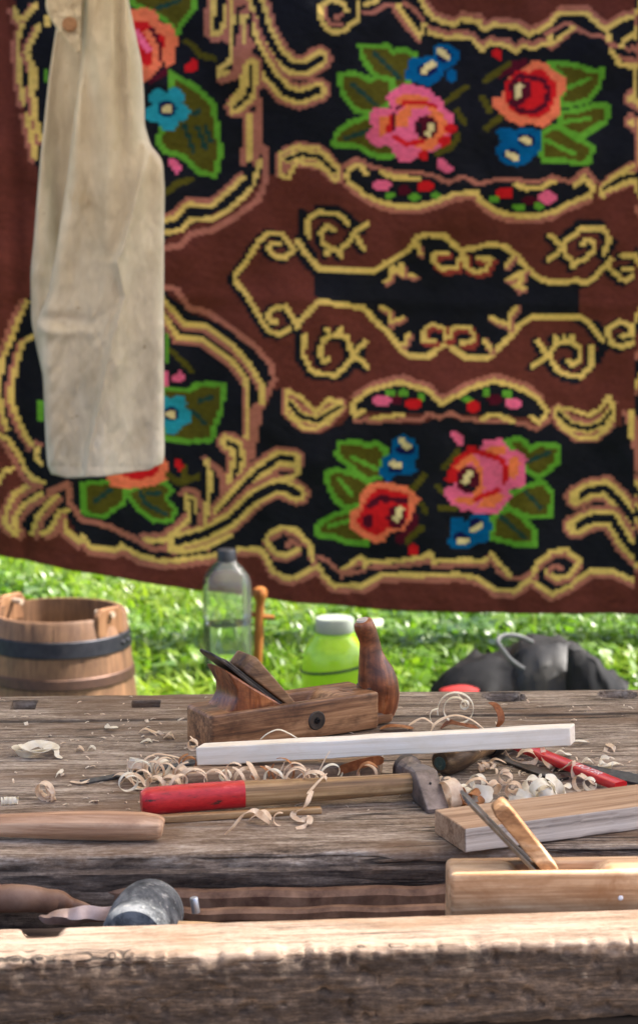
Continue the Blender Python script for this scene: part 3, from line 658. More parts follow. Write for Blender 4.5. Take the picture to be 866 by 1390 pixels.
# ------------------------------------------------------------------ rug and the line it hangs from
rug = build_rug()
def rug_rope():
    r = empty('rope_line', (0, RUG_Y, 0), 0, 'rope line stretched between two posts holding the rug', 'rope line')
    zt = Q(433, -62, RUG_Y).z; mr = plain('hemp', col(150, 125, 90), .9)
    bm = bmesh.new(); add_tube(bm, [(-2.3, .01, zt + .10), (-1.3, .01, zt + .02), (0.3, .01, zt - .012), (1.6, .01, zt), (2.7, .01, zt + .10)], .006, 8); from_bm('rope', bm, mr, r)
    for x in (-2.3, 2.7):
        bm = bmesh.new(); add_tube(bm, [(x, 0.02, -.05), (x, 0.02, 1.2), (x, .02, zt + .18)], .045, 10, up=(0, 1, 0)); from_bm('post', bm, M_post, r)
rug_rope()

# ------------------------------------------------------------------ the linen garment
def garment():
    Y0 = 4.85; S_ = Y0 / F
    c0 = Q(135, 648, Y0); root = empty('linen_apron', (c0.x, Y0, c0.z), 0, 'long off white canvas apron hanging in folds in front of the rug', 'apron')
    m = NT('raw_linen'); n1 = m.noise(m.coord((5, 5, 2.2)), 1, 6, .65, .3); n2 = m.noise(m.coord((420, 420, 420)), 1, 2, .5)
    n3 = m.noise(m.coord((14, 14, 9), (3, 1, 2)), 1, 5, .7)
    c = m.ramp(n1, [(.35, col(174, 162, 145)), (.6, col(208, 199, 186))]); c = m.mix(m.ramp(n3, [(.60, 0.0), (.78, .45)]), c, col(172, 146, 104))
    sp = m.noise(m.coord((34, 34, 34), (1, 8, 2)), 1, 2, .5); c = m.mix(m.ramp(sp, [(.74, 0.0), (.80, .55)]), c, col(120, 95, 70))
    m.color(c); m.rough(.95); m.set(Specular_IOR_Level=.1); m.bump(m.math('ADD', n2, m.math('MULTIPLY', n3, 1.5)), .28, .003)
    ML = m.m
    def sheet(name, rows, depth, ny=150, nx=110, thick=.004, round_edge=.03, back=0.0):
        """rows: list of (py, xl, xr); depth(px,py) metres toward the camera"""
        ra = np.array(rows, float); t = np.linspace(ra[0, 0], ra[-1, 0], ny); xl = np.interp(t, ra[:, 0], ra[:, 1]); xr = np.interp(t, ra[:, 0], ra[:, 2])
        # soften the outline
        k = np.ones(5) / 5
        xl2 = np.convolve(np.pad(xl, 2, 'edge'), k, 'valid'); xr2 = np.convolve(np.pad(xr, 2, 'edge'), k, 'valid')
        u = np.linspace(0, 1, nx); PX = xl2[:, None] + (xr2 - xl2)[:, None] * u[None, :]; PY = np.repeat(t[:, None], nx, 1)
        ex = np.interp(PX[-1], [60, 67, 91, 140, 201, 223, 230], [640, 643, 649, 647, 638, 628, 622]) - t[-1] if rows[-1][0] > 600 else np.zeros(nx)
        PY = PY + ex[None, :] * ((PY - t[0]) / (t[-1] - t[0])) ** 8
        e = np.minimum(u, 1 - u); edge = np.sqrt(np.clip(1 - (1 - np.clip(e / .10, 0, 1)) ** 2, 0, 1))
        D = depth(PX, PY) + round_edge * (edge[None, :] - 1) + back
        YY = Y0 - D
        dx = (PX - CX) / F; dy = (CY - PY) / F; ry = math.cos(PITCH) + dy * math.sin(PITCH); rz = -math.sin(PITCH) + dy * math.cos(PITCH)
        V = np.stack([dx / ry * YY - c0.x, YY - Y0, H + rz / ry * YY - c0.z], -1).reshape(-1, 3)
        kk = (np.arange(ny - 1)[:, None] * nx + np.arange(nx - 1)[None, :]); q = np.stack([kk, kk + nx, kk + nx + 1, kk + 1], -1).reshape(-1, 4)
        me = np_mesh(name, V, q); o = from_me(name, me, ML, root, True, None); s = o.modifiers.new('thick', 'SOLIDIFY'); s.thickness = thick; s.offset = -1
        return o
    def lineat(PY, pts):
        a = np.array(pts, float); return np.interp(PY, a[:, 1], a[:, 0])
    wr = lambda X, Y: .034 * fbm(X * .016 + 5, Y * .006, 4) + .026 * fbm(X * .05 + Y * .02, Y * .022 + 4, 3, 2.0) * np.clip((Y - 250) / 200, .3, 1) + .010 * fbm(X * .12, Y * .07, 2, 4.)
    FOLD = [(116, -60), (116, 12), (110, 85), (96, 200), (78, 330), (68, 420), (64, 520)]
    def d_side(X, Y):
        return wr(X, Y) + .022 * np.sin((X - 40) * .11)
    side_rows = [(-55, 84, 124), (10, 82, 126), (41, 76, 124), (102, 67, 118), (218, 55, 104), (330, 46, 90), (369, 42, 84), (437, 43, 80), (470, 50, 84), (516, 60, 90)]
    sheet('side_panel', side_rows, d_side, 130, 40, .004, .018, -.075)
    FLAP = [(197, 202), (188, 250), (168, 330), (158, 357), (168, 403), (147, 479), (135, 540), (120, 608), (112, 660)]
    def d_front(X, Y):
        fl = lineat(Y, FLAP); s = X - fl
        step = .034 / (1 + np.exp(-s / 1.4)) * (Y > 195) * np.clip((Y - 195) / 40, 0, 1)
        ridge = .016 * np.exp(-(s / 4.5) ** 2) * (Y > 195)
        f1 = .030 * np.exp(-((X - (150 + (Y - 0) * .02)) / 10) ** 2) * np.clip((260 - Y) / 200, 0, 1) - .028 * np.exp(-((X - (162 + Y * .035)) / 7) ** 2) * np.clip((230 - Y) / 150, 0, 1)
        pleat = -.024 * np.exp(-((Y - (432 + (X - 50) * .05)) / 9) ** 2) * np.clip((150 - X) / 80, 0, 1) + .014 * np.exp(-((Y - (448 + (X - 50) * .05)) / 8) ** 2) * np.clip((150 - X) / 80, 0, 1)
        vert = .016 * np.sin((X - 60) * .07 + Y * .004) + .013 * np.sin(X * .16 - Y * .012) * np.clip((420 - Y) / 300, 0, 1)
        hemline = -.003 * np.exp(-((Y - 634) / 2.5) ** 2)
        return wr(X + 100, Y) + step * 1.0 + ridge + f1 + pleat + vert + hemline + .02 * np.sin((X - 60) / 165 * np.pi)
    front_rows = [(-55, 118, 168), (0, 117, 175), (85, 110, 193), (130, 105, 196), (170, 100, 197), (200, 96, 206), (210, 95, 217), (222, 94, 222), (260, 88, 224), (330, 78, 223), (400, 66, 223), (437, 50, 223), (516, 59, 223), (589, 62, 223), (622, 64, 224), (636, 66, 223), (641, 72, 221)]
    sheet('front_panel', front_rows, d_front, 240, 130, .004, .055, .01)
    # strap end with its button
    def d_strap(X, Y): return .01 + .030 * fbm(X * .11, Y * .09, 3)
    sheet('strap', [(-40, 70, 116), (2, 62, 114), (14, 63, 112), (28, 70, 111), (45, 82, 110), (70, 104, 111)], d_strap, 40, 30, .006, .008, .012)
    b = local(root, Q(95, 33, Y0 - .032)); bm = bmesh.new(); add_lathe(bm, [(0, .004), (.010, .006), (.017, .005), (.019, 0), (.017, -.006), (0, -.006)], n=24)
    bmesh.ops.transform(bm, matrix=Matrix.Translation(b) @ Matrix.Rotation(R(90), 4, 'X'), verts=bm.verts)
    from_bm('button', bm, plain('button_wood', col(120, 84, 60), .45, nscale=90, c2=col(160, 120, 90)), root)
    # the loop it hangs by from the added awning's rear crossbar
    bm = bmesh.new(); a = local(root, Q(120, -50, Y0)); z = 2.245 - c0.z
    add_tube(bm, [a + Vector((0, 0, -.05)), a + Vector((.005, .03, .12)), Vector((a.x + .01, .11, z + .02)), Vector((a.x + .012, .16, z - .02)), a + Vector((.02, .05, .08)), a + Vector((.02, 0, -.05))], .006, 8); from_bm('hanging_loop', bm, ML, root)
garment()

# ------------------------------------------------------------------ things on the grass behind the bench
# bare earth around the bench is added, for less green bounce light
def bucket():
    Yc = 5.2; c = Q(80, 828, Yc); root = empty('wooden_bucket', (c.x, Yc, 0), 0, 'weathered wooden stave bucket with dark iron hoops standing on the grass', 'bucket')
    zt = .388; rt, rb = .186, .228; n = 96; ns = 17; t = .017
    def rad(z): return rb + (rt - rb) * z / zt
    bm = bmesh.new(); cl = bm.loops.layers.float_color.new('stave'); zs = [0, .1, .2, .3, zt - .006, zt]
    shades = [RNG.random() for _ in range(ns)]
    prof = [(rad(z) - (.004 if z == zt else 0), z) for z in zs] + [(rad(zt) - t + .003, zt), (rad(.3) - t, .3), (rad(.04) - t, .04), (0.0, .04)]
    rings = add_lathe(bm, prof, n=n)
    for f in bm.faces:
        cc = f.calc_center_median(); a = (math.atan2(cc.y, cc.x) / (2 * math.pi)) % 1; k = int(a * ns) % ns; fr = (a * ns) % 1
        v = .62 + .5 * shades[k]; 
        for l in f.loops: l[cl] = (v, v, v, 1)
    for v in bm.verts:      # small grooves between staves
        a = (math.atan2(v.co.y, v.co.x) / (2 * math.pi)) % 1; fr = (a * ns) % 1
        if min(fr, 1 - fr) < .09 and v.co.length > 0: v.co.x *= .988; v.co.y *= .988
    m = NT('bucket_staves'); at = m.node('ShaderNodeAttribute', attribute_name='stave'); g = m.noise(m.coord((90, 90, 4)), 1, 5, .65, .3); s = m.noise(m.coord((5, 5, 9)), 1, 5, .7)
    cc = m.ramp(g, [(.3, col(92, 64, 46)), (.7, col(150, 112, 82))]); cc = m.mix(1.0, cc, at.outputs['Color'], 'MULTIPLY'); cc = m.mix(m.ramp(s, [(.5, 0.0), (.7, .6)]), cc, col(90, 62, 46))
    m.color(cc); m.rough(.6); m.bump(g, .3, .003)
    from_bm('staves', bm, m.m, root, True, 40)
    for z0, z1, cA, cB in ((.290, .336, col(38, 40, 48), col(58, 58, 64)), (.205, .236, col(80, 60, 52), col(100, 74, 62)), (.05, .085, col(60, 50, 46), col(80, 60, 54))):
        bm = bmesh.new(); p = [(rad(z0) + .0005, z0), (rad(z0) + .004, z0 + .003), (rad(z1) + .004, z1 - .003), (rad(z1) + .0005, z1)]; add_lathe(bm, p, n=64)
        if z1 > .3:
            for a in (-22, -13, 160): 
                A = R(a); pp = Vector((math.cos(A), math.sin(A), 0)) * (rad(.31) + .004) + Vector((0, 0, .312)); bmesh.ops.create_icosphere(bm, subdivisions=2, radius=.007, matrix=Matrix.Translation(pp))
        from_bm('hoop', bm, plain('hoop_iron', cA, .5, .6, nscale=40, c2=cB, bump=.2), root)
    M_ear = wood('ear_wood', col(84, 58, 40), col(132, 94, 66), col(160, 122, 90), 90, .06, axis=2, rough=.6)
    for a in (-34, 146):
        bm = bmesh.new(); A = R(a); w = .052; h0, h1 = zt - .05, zt + .026
        out = [(-w, h0), (w, h0), (w, h1 - .018), (w * .7, h1), (-w * .7, h1), (-w, h1 - .018)]
        add_prism(bm, out, -t * .55, t * .55, Matrix.Rotation(A + math.pi / 2, 4, 'Z').to_4x4() @ Matrix.Translation((0, -(rad(zt) - t * .4) * 1.0, 0)))
        o = from_bm('ear', bm, M_ear, root, False); bevel(o, .004)
        bm = bmesh.new(); d = Vector((math.cos(A), math.sin(A), 0)); add_tube(bm, [d * (rad(zt) - .05) + Vector((0, 0, zt + .008)), d * (rad(zt) + .012) + Vector((0, 0, zt + .008))], .008, 12)
        from_bm('peg', bm, plain('peg_wood', col(176, 158, 138), .6), root)
    bm = bmesh.new(); d = Vector((math.cos(R(152)), math.sin(R(152)), 0)); e = Vector((math.cos(R(-28)), math.sin(R(-28)), 0)); p = []
    for k in range(17):      # rope handle hanging down in front
        u = k / 16; s = d.lerp(e, u) * rad(zt) * 1.02 + Vector((.0, -.0, 0)); p.append(s + Vector((-.02 * math.sin(math.pi * u), -.235 * math.sin(math.pi * u), zt + .02 - .30 * math.sin(math.pi * u) ** .6)))
    p = [q + Vector((0, 0, 0)) for q in p]
    return root
bucket()

def bottle():
    Yc = 5.8; c = Q(309, 900, Yc); root = empty('clear_bottle', (c.x, Yc, 0), R(14), 'big clear glass bottle half full of water with a dark cap', 'bottle')
    zt = Q(309, 749, Yc).z; zs = Q(309, 790, Yc).z; zn = Q(309, 764, Yc).z; rw = .0715
    prof = [(0, .004), (rw * .9, 0), (rw, .012), (rw, zs - .05), (rw * .985, zs), (rw * .90, zs + .022), (rw * .70, zs + .042), (.030, zn + .004), (.025, zn + .012), (.025, zn + .030)]
    inner = [(.022, zn + .030), (.022, zn + .011), (.027, zn), (rw * .68 - .002, zs + .039), (rw * .9 - .003, zs + .019), (rw - .005, zs), (rw - .004, .018), (rw * .9, .008), (0, .010)]
    bm = bmesh.new(); add_lathe(bm, prof, n=56, expo=3.4)
    g = NT('bottle_glass'); tp = g.node('ShaderNodeBsdfTransparent'); tp.inputs['Color'].default_value = (.93, .97, .93, 1)
    gl = g.node('ShaderNodeBsdfGlossy'); gl.inputs['Roughness'].default_value = .06; fr = g.node('ShaderNodeFresnel'); fr.inputs['IOR'].default_value = 1.5
    gd = g.node('ShaderNodeBsdfDiffuse'); gd.inputs['Color'].default_value = (.80, .84, .80, 1); g0 = g.node('ShaderNodeMixShader'); g0.inputs[0].default_value = .07
    gx = g.node('ShaderNodeMixShader'); g.l.new(tp.outputs[0], g0.inputs[1]); g.l.new(gd.outputs[0], g0.inputs[2]); g.l.new(fr.outputs[0], gx.inputs[0]); g.l.new(g0.outputs[0], gx.inputs[1]); g.l.new(gl.outputs[0], gx.inputs[2]); g.l.new(gx.outputs[0], g.out.inputs['Surface'])
    from_bm('glass', bm, g.m, root, True, 60)
    zw = Q(309, 846, Yc).z; wr_ = rw - .0046
    bm = bmesh.new(); add_lathe(bm, [(0, .0105), (rw * .9 - .001, .0095), (wr_, .02), (wr_, zw), (0, zw)], n=56, expo=3.4)
    w = NT('water'); w.set(Transmission_Weight=1.0, IOR=1.33, Roughness=0.0); w.color((.95, 1, .96, 1)); from_bm('water', bm, w.m, root, True, 40)
    bm = bmesh.new(); add_lathe(bm, [(.0255, zn + .004), (.0295, zn + .004), (.0295, zn + .038), (.027, zn + .042), (0, zn + .042)], n=32)
    from_bm('cap', bm, plain('dark_plastic', col(34, 36, 42), .4), root)
bottle()

def stake():
    Yc = 5.9; a = Q(353, 806, Yc); root = empty('wooden_stake', (a.x, Yc, 0), 0, 'slim brown wooden stick with a knob and short crosspeg beside the clear bottle', 'stick')
    mw = wood('stake_wood', col(92, 50, 22), col(140, 84, 40), col(170, 112, 62), 120, .06, axis=2, rough=.45)
    zt = a.z; bm = bmesh.new(); pts = []; rad = []
    for z, r, x in ((-.03, .010, -.012), (zt - .24, .014, -.010), (zt - .12, .015, -.004), (zt - .045, .014, -.001), (zt - .025, .014, 0), (zt - .012, .021, 0), (zt + .004, .024, 0), (zt + .017, .019, 0), (zt + .023, .007, 0)):
        pts.append((x, 0, z)); rad.append(r)
    add_tube(bm, pts, rad, 14, up=(0, 1, 0)); from_bm('shaft', bm, mw, root)
    bm = bmesh.new(); zp = Q(353, 838, Yc).z; add_tube(bm, [(-.03, .004, zp + .012), (0, 0, zp + .002), (.045, -.004, zp)], [.008, .009, .007], 10, up=(0, 1, 0)); from_bm('crosspeg', bm, mw, root)
stake()

def canister():
    Yc = 5.0; c = Q(454, 900, Yc); root = empty('green_canister', (c.x, Yc, 0), 0, 'round lime green plastic canister with a white screw cap on the grass', 'canister')
    zt = Q(454, 838, Yc).z; zc = Q(454, 858, Yc).z; rw = .087
    prof = [(0, 0), (rw * .92, 0), (rw, .012), (rw, zc - .10), (rw * .985, zc - .075), (rw * .93, zc - .048), (rw * .80, zc - .024), (rw * .66, zc - .012), (rw * .62, zc - .004), (rw * .62, zc), (0, zc)]
    bm = bmesh.new(); add_lathe(bm, prof, n=48)
    m = NT('lime_plastic'); c_ = (.32, .50, .03, 1); m.color(c_); m.rough(.22); m.set(Specular_IOR_Level=.6, Coat_Weight=.3)
    tr = m.node('ShaderNodeBsdfTranslucent'); tr.inputs['Color'].default_value = (.55, .85, .06, 1); mx = m.node('ShaderNodeMixShader'); mx.inputs[0].default_value = .35
    m.l.new(m.b.outputs[0], mx.inputs[1]); m.l.new(tr.outputs[0], mx.inputs[2]); m.l.new(mx.outputs[0], m.out.inputs['Surface'])
    from_bm('body', bm, m.m, root, True, 50)
    bm = bmesh.new(); rc = .052
    r_ = add_lathe(bm, [(rc * .96, zc + .001), (rc, zc + .004), (rc, zt - .006), (rc * .95, zt - .001), (0, zt)], n=60)
    for k, ring in enumerate(r_[:3]):
        for i, v in enumerate(ring):
            if i % 2 == 0: v.co.x *= .975; v.co.y *= .975
    from_bm('cap', bm, plain('white_plastic', (.31, .35, .30, 1), .45), root, True, 40)
    bm = bmesh.new(); zb = Q(454, 915, Yc - rw).z; pts = []
    for k in range(41):
        a = 2 * math.pi * k / 40; pts.append((math.cos(a) * (rw + .003), math.sin(a) * (rw + .003), zb + .012 * math.cos(a) + .004))
    add_tube(bm, pts, .0035, 8)
    add_tube(bm, spline([(math.cos(R(-40)) * (rw + .003), math.sin(R(-40)) * (rw + .003), zb + .012), (rw * .84, -.072, zb + .032), (rw * .92, -.066, zb + .046), (rw * .99, -.056, zb + .043)], 5), .003, 8)
    from_bm('cord', bm, plain('dark_cord', col(16, 44, 28), .7), root)
canister()

def bag():
    Yc = 5.25; S_ = F / Yc; c = Q(720, 930, Yc); root = empty('leather_bag', (c.x, Yc, 0), 0, 'slumped black leather bag with a pale carry loop lying on the grass', 'bag')
    def dome(name, outline, dep, mat, yoff=0.0, nx=70, na=48, bulge=.6, amp=.022, zmin=0.0):
        o = np.array(outline, float); xs = np.linspace(o[0, 0], o[-1, 0], nx); top = np.interp(xs, o[:, 0], o[:, 1]); k = np.ones(7) / 7; top = np.convolve(np.pad(top, 3, 'edge'), k, 'valid')
        V = []; bmv = []
        for i, (x, ty) in enumerate(zip(xs, top)):
            p = Q(x, ty, Yc + yoff); u = i / (nx - 1); d = dep * (max(0.02, 1 - abs(2 * u - 1) ** 3)) ** .5
            for j in range(na):
                a = math.pi * j / (na - 1); ca = math.cos(a); sa = max(0, math.sin(a)) ** bulge
                z = zmin + (p.z - zmin) * sa; y = yoff - d * ca
                nz = amp * (4 * fbm(x * .02 + 3, j * .09 + z * 3, 3, yoff * 9) + 2.2 * fbm(x * .07, j * .3, 2, 3.0)) * sa
                V.append((p.x - c.x + nz * .4, y + nz, max(z + nz * .6 * (1 if j != 0 else 0), -.01)))
        kk = (np.arange(nx - 1)[:, None] * na + np.arange(na - 1)[None, :]); q = np.stack([kk, kk + na, kk + na + 1, kk + 1], -1).reshape(-1, 4)
        me = np_mesh(name, np.array(V), q)
        bm_ = bmesh.new(); bm_.from_mesh(me); bmesh.ops.holes_fill(bm_, edges=[e for e in bm_.edges if e.is_boundary], sides=0); bmesh.ops.recalc_face_normals(bm_, faces=bm_.faces[:]); bm_.to_mesh(me); bm_.free()
        return from_me(name, me, mat, root, True, 60)
    blk = plain('black_leather', (.004, .004, .005, 1), .6, 0, .25, 26, (.012, .012, .014, 1), .9)
    gry = plain('worn_grey_leather', (.007, .007, .008, 1), .5, 0, .4, 16, (.020, .020, .022, 1), 1.0)
    dome('body', [(586, 936), (594, 918), (612, 902), (640, 894), (680, 890), (702, 880), (760, 884), (800, 900), (842, 926), (852, 938)], .20, blk)
    dome('flap', [(682, 932), (688, 896), (702, 874), (724, 867), (752, 866), (780, 874), (806, 890), (824, 912), (832, 934)], .20, gry, -.035)
    dome('seam_binding', [(770, 876), (790, 878), (806, 890), (824, 912), (838, 932), (846, 938)], .06, blk, -.20, 30, 24)
    dome('pocket', [(597, 936), (606, 932), (618, 930), (634, 930), (644, 932), (650, 936)], .05, plain('red_cloth', (.36, .014, .012, 1), .8, nscale=60, c2=(.27, .010, .009, 1)), -.17, 30, 24, amp=.002)
    bm = bmesh.new(); pts = [local(root, Q(x, y, Yc - .19 - e)) for x, y, e in ((722, 872, -.03), (708, 865, 0), (692, 862, .01), (680, 864, .02), (675, 871, .03), (681, 881, .03), (690, 893, .025), (702, 903, .01), (710, 908, -.02))]
    add_tube(bm, spline(pts, 5), [(.0062, .0042)] * (5 * 8 + 1), 10, up=(0, -1, 0)); from_bm('carry_loop', bm, plain('pale_strap', (.15, .153, .158, 1), .4, 0, .6), root)
bag()
# ------------------------------------------------------------------ workbench
def extrude(name, xs, prof, disp, mat, parent, capped=True, smooth_angle=50):
    """closed (y,z) profile swept along x; disp(X, A, Y, Z, NYc, NZc) -> dY, dZ"""
    pr = np.array(prof, float); n = len(pr); nxt = np.roll(pr, -1, 0); prv = np.roll(pr, 1, 0); t = nxt - prv
    nr = np.stack([t[:, 1], -t[:, 0]], -1); nr /= (np.linalg.norm(nr, axis=1)[:, None] + 1e-9)
    ar = np.concatenate([[0], np.cumsum(np.linalg.norm(np.diff(pr, axis=0), axis=1))])
    X = np.repeat(np.array(xs)[:, None], n, 1); Y = np.repeat(pr[None, :, 0], len(xs), 0); Z = np.repeat(pr[None, :, 1], len(xs), 0); A = np.repeat(ar[None], len(xs), 0)
    dY, dZ = disp(X, A, Y, Z, np.repeat(nr[None, :, 0], len(xs), 0), np.repeat(nr[None, :, 1], len(xs), 0))
    V = np.stack([X, Y + dY, Z + dZ], -1).reshape(-1, 3); m = len(xs)
    k = np.arange(m - 1)[:, None] * n + np.arange(n)[None, :]; k2 = np.arange(m - 1)[:, None] * n + (np.arange(n)[None, :] + 1) % n
    q = np.stack([k, k2, k2 + n, k + n], -1).reshape(-1, 4)
    me = np_mesh(name, V, q)
    bm = bmesh.new(); bm.from_mesh(me); bm.verts.ensure_lookup_table()
    bm.faces.new([bm.verts[i] for i in range(n)]); bm.faces.new([bm.verts[(m - 1) * n + i] for i in range(n)][::-1])
    bmesh.ops.recalc_face_normals(bm, faces=bm.faces[:]); bm.to_mesh(me); bm.free()
    return from_me(name, me, mat, parent, True, smooth_angle)
def loop_profile(y0, y1, z0, z1, r, step, coarse_bottom=True):
    """from the back top edge forward, round the front edge, down, back along the bottom"""
    p = [(y, z1) for y in np.arange(y1, y0 + r, -step)]
    for a in np.linspace(0, math.pi / 2, 7): p.append((y0 + r - r * math.sin(a), z1 - r + r * math.cos(a)))
    p += [(y0, z) for z in np.arange(z1 - r - step, z0, -step)] + [(y0, z0), ((y0 + y1) / 2, z0), (y1, z0), (y1, (z0 + z1) / 2)]
    return p
XS = np.concatenate([np.linspace(-1.05, -.46, 24), np.arange(-.45, .50, .0026), np.linspace(.51, 1.05, 24)])

def bench_material(name, base, rail=False):
    m = NT(name)
    v = m.coord((7, 66, 66)); g = m.noise(v, 1, 7, .72, .8); vf = m.coord((46, 300, 300)); gf = m.noise(vf, 1, 5, .75, .3)
    vb = m.coord((2.6, 7, 7), (2, 1, 0)); b = m.noise(vb, 1, 6, .65, .5); vs = m.coord((6, 22, 22), (7, 3, 1)); s = m.noise(vs, 1, 6, .72, .3)
    iso = m.noise(m.coord((150, 210, 210)), 1, 5, .75); f = m.math('ADD', m.math('ADD', m.math('MULTIPLY', g, .50), m.math('MULTIPLY', gf, .28)), m.math('MULTIPLY', iso, .22))
    c = m.ramp(f, [(.38, col(*base[0])), (.465, col(*base[1])), (.53, col(*base[2])), (.62, col(*base[3]))])
    c = m.mix(m.ramp(b, [(.47, 0.0), (.62, .75)]), c, col(*base[4]))            # brown stain patches
    c = m.mix(m.ramp(s, [(.58, 0.0), (.74, .55)]), c, col(*base[5]))            # pale scuffs and dust
    vc = m.coord((1.5, 24, 24), (4, 4, 4)); cr = m.math('ABSOLUTE', m.math('SUBTRACT', m.noise(vc, 1, 4, .55, .7), .5)); cm = m.noise(m.coord((2.2, 9, 9), (8, 2, 5)), 1, 3, .5)      # dark long checks
    crk = m.math('MULTIPLY', m.ramp(cr, [(.004, 1.0), (.016, 0.0)]), m.ramp(cm, [(.47, 0.0), (.55, 1.0)])); c = m.mix(m.math('MULTIPLY', crk, .92), c, col(30, 23, 19))
    # old black grime on the worn front edge, with the face's shade painted in (object space, its own ragged outline)
    tc = m.node('ShaderNodeTexCoord'); sp = m.node('ShaderNodeSeparateXYZ'); m.l.new(tc.outputs['Object'], sp.inputs[0])
    if not rail:
        jy = m.math('ADD', m.math('ABSOLUTE', m.math('SUBTRACT', sp.outputs['Y'], .2095)), m.math('MULTIPLY', s, .006))   # dark band along the plank joint
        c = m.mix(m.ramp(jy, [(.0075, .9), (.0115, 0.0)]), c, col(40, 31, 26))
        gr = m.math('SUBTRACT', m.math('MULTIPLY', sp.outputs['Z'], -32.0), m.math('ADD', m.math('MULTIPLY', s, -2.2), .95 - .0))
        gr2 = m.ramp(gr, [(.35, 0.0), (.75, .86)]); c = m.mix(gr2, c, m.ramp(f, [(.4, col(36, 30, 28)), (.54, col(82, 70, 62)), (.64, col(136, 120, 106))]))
    else:
        gr = m.math('SUBTRACT', m.math('MULTIPLY', sp.outputs['Z'], -40.0), m.math('ADD', m.math('MULTIPLY', s, -1.6), .85))  # shade of the rail face painted in with its grime, darker downward
        gr2 = m.ramp(gr, [(.1, 0.0), (.4, .92)]); c = m.mix(gr2, c, m.ramp(f, [(.40, col(26, 21, 18)), (.51, col(64, 53, 45)), (.63, col(128, 108, 90))]))
    m.color(c); m.rough(m.ramp(g, [(.3, .85), (.7, .62)])); m.set(Specular_IOR_Level=.3)
    h = m.math('SUBTRACT', m.math('ADD', m.math('MULTIPLY', f, 1.0), m.math('MULTIPLY', s, .35)), m.math('MULTIPLY', crk, .5))
    m.bump(h, .8, .004)
    return m.m
BENCH_Y = 2.2; BENCH_YAW = R(3.0)
bench = empty('workbench', (0, BENCH_Y, 0), BENCH_YAW, 'old weathered wooden workbench with worn edges, a tool tray and dog holes', 'workbench')
def BL(px, py, z=0.0): 
    return local(bench, P(px, py, z)) - Vector((0, 0, BZ))
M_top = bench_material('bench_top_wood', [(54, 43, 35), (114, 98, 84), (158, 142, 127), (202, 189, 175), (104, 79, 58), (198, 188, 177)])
M_rail = bench_material('bench_rail_wood', [(82, 65, 53), (122, 103, 88), (146, 127, 111), (160, 143, 127), (116, 90, 68), (156, 142, 128)], True)
def lift(o): o.location.z = BZ; return o
DENTS = [(RNG.uniform(-.4, .4), RNG.uniform(-.006, .004), RNG.uniform(.006, .022), RNG.uniform(.001, .004)) for _ in range(26)]
def slab_disp(X, A, Y, Z, ny, nz):
    d = .0022 * fbm(X * 3, Y * 34, 3) * (Z > -.012) + .0012 * fbm(X * 30, Y * 90, 2, 3.)
    e = np.exp(-np.clip(Y + .33, 0, 1) / .014)                       # worn arris
    d = d - e * (.0045 * (1 + 3.4 * fbm(X * 11, A * 30, 4, 1.0)) ) * (Z > -.02)
    for x, q, r, dp in DENTS: d = d - dp * np.exp(-((X - x) / r) ** 2) * np.exp(-((A - (.538 + q)) / .008) ** 2)
    face = (Z < -.010)
    d = d + face * (.006 * fbm(X * 6, Z * 70, 4, 5.) + .004 * fbm(X * 40, Z * 120, 3, 2.))
    d = d - face * .005 * np.exp(-((Z + .0385 + .004 * fbm(X * 2.5, X * 0, 2)) / .0016) ** 2)
    return d * ny, d * nz
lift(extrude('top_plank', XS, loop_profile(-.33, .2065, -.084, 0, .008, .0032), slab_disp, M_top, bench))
HOLES = []
for (x0, x1, y0, y1, dp, rg) in ((15, 52, 951, 963, .030, 0), (180, 217, 951, 961, .045, 0), (659, 708, 938, 953, .016, 1), (817, 859, 936, 948, .014, 1)):
    a = BL(x0, y1); b = BL(x1, y0); HOLES.append(((a.x + b.x) / 2, (a.y + b.y) / 2, abs(b.x - a.x) / 2, abs(b.y - a.y) / 2, dp, rg))
def back_disp(X, A, Y, Z, ny, nz):
    d = (.0022 * fbm(X * 3 + 5, Y * 34, 3) + .0012 * fbm(X * 30, Y * 90, 2, 3.)) * (Z > -.01)
    for (hx, hy, hw, hh, dp, rg) in HOLES:
        jx = .004 * rg * fbm(X * 60, Y * 60, 2, hx * 10) * 2
        u = np.abs(X - hx + jx) / hw; v = np.abs(Y - hy + jx) / hh
        ins = (np.maximum(u, v) < 1) if not rg else ((u ** 2.6 + v ** 2.6) < 1)
        d = np.where(ins & (Z > -.01), -dp * (1 + .8 * rg * fbm(X * 45, Y * 45, 3, 4.)) + 0 * d, d)
    e = np.exp(-np.clip(.355 - Y, 0, 1) / .006); d = d - e * .004 * (1 + 2 * fbm(X * 12, X * 0 + 2, 3)) * (Z > -.01)
    return d * ny, d * nz
BP = [(y, 0) for y in np.arange(.355, .2165, -.0023)] + [(.2155, -.0008), (.2142, -.003), (.2138, -.006), (.2138, -.05), (.28, -.05), (.355, -.05), (.357, -.03), (.357, -.004)]
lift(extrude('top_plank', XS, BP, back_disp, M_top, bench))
def simple_disp(X, A, Y, Z, ny, nz):
    d = .0015 * fbm(X * 6, A * 40, 3); return d * ny, d * nz
lift(extrude('tray_board', np.linspace(-1.05, 1.05, 240), loop_profile(-.533, -.310, -.092, -.076, .003, .006), simple_disp, wood('tray_wood', col(58, 46, 40), col(92, 76, 66), col(122, 104, 92), 60, .06, blotch=9, blotch_col=col(50, 42, 38)), bench))
PITS = [(RNG.uniform(-.31, .31), RNG.uniform(-.066, -.006), RNG.uniform(.0015, .006), RNG.uniform(.002, .007), RNG.uniform(.001, .003)) for _ in range(150)]
CHIPS = [(RNG.uniform(-.31, .31), RNG.uniform(.0015, .006), RNG.uniform(.001, .003)) for _ in range(70)]
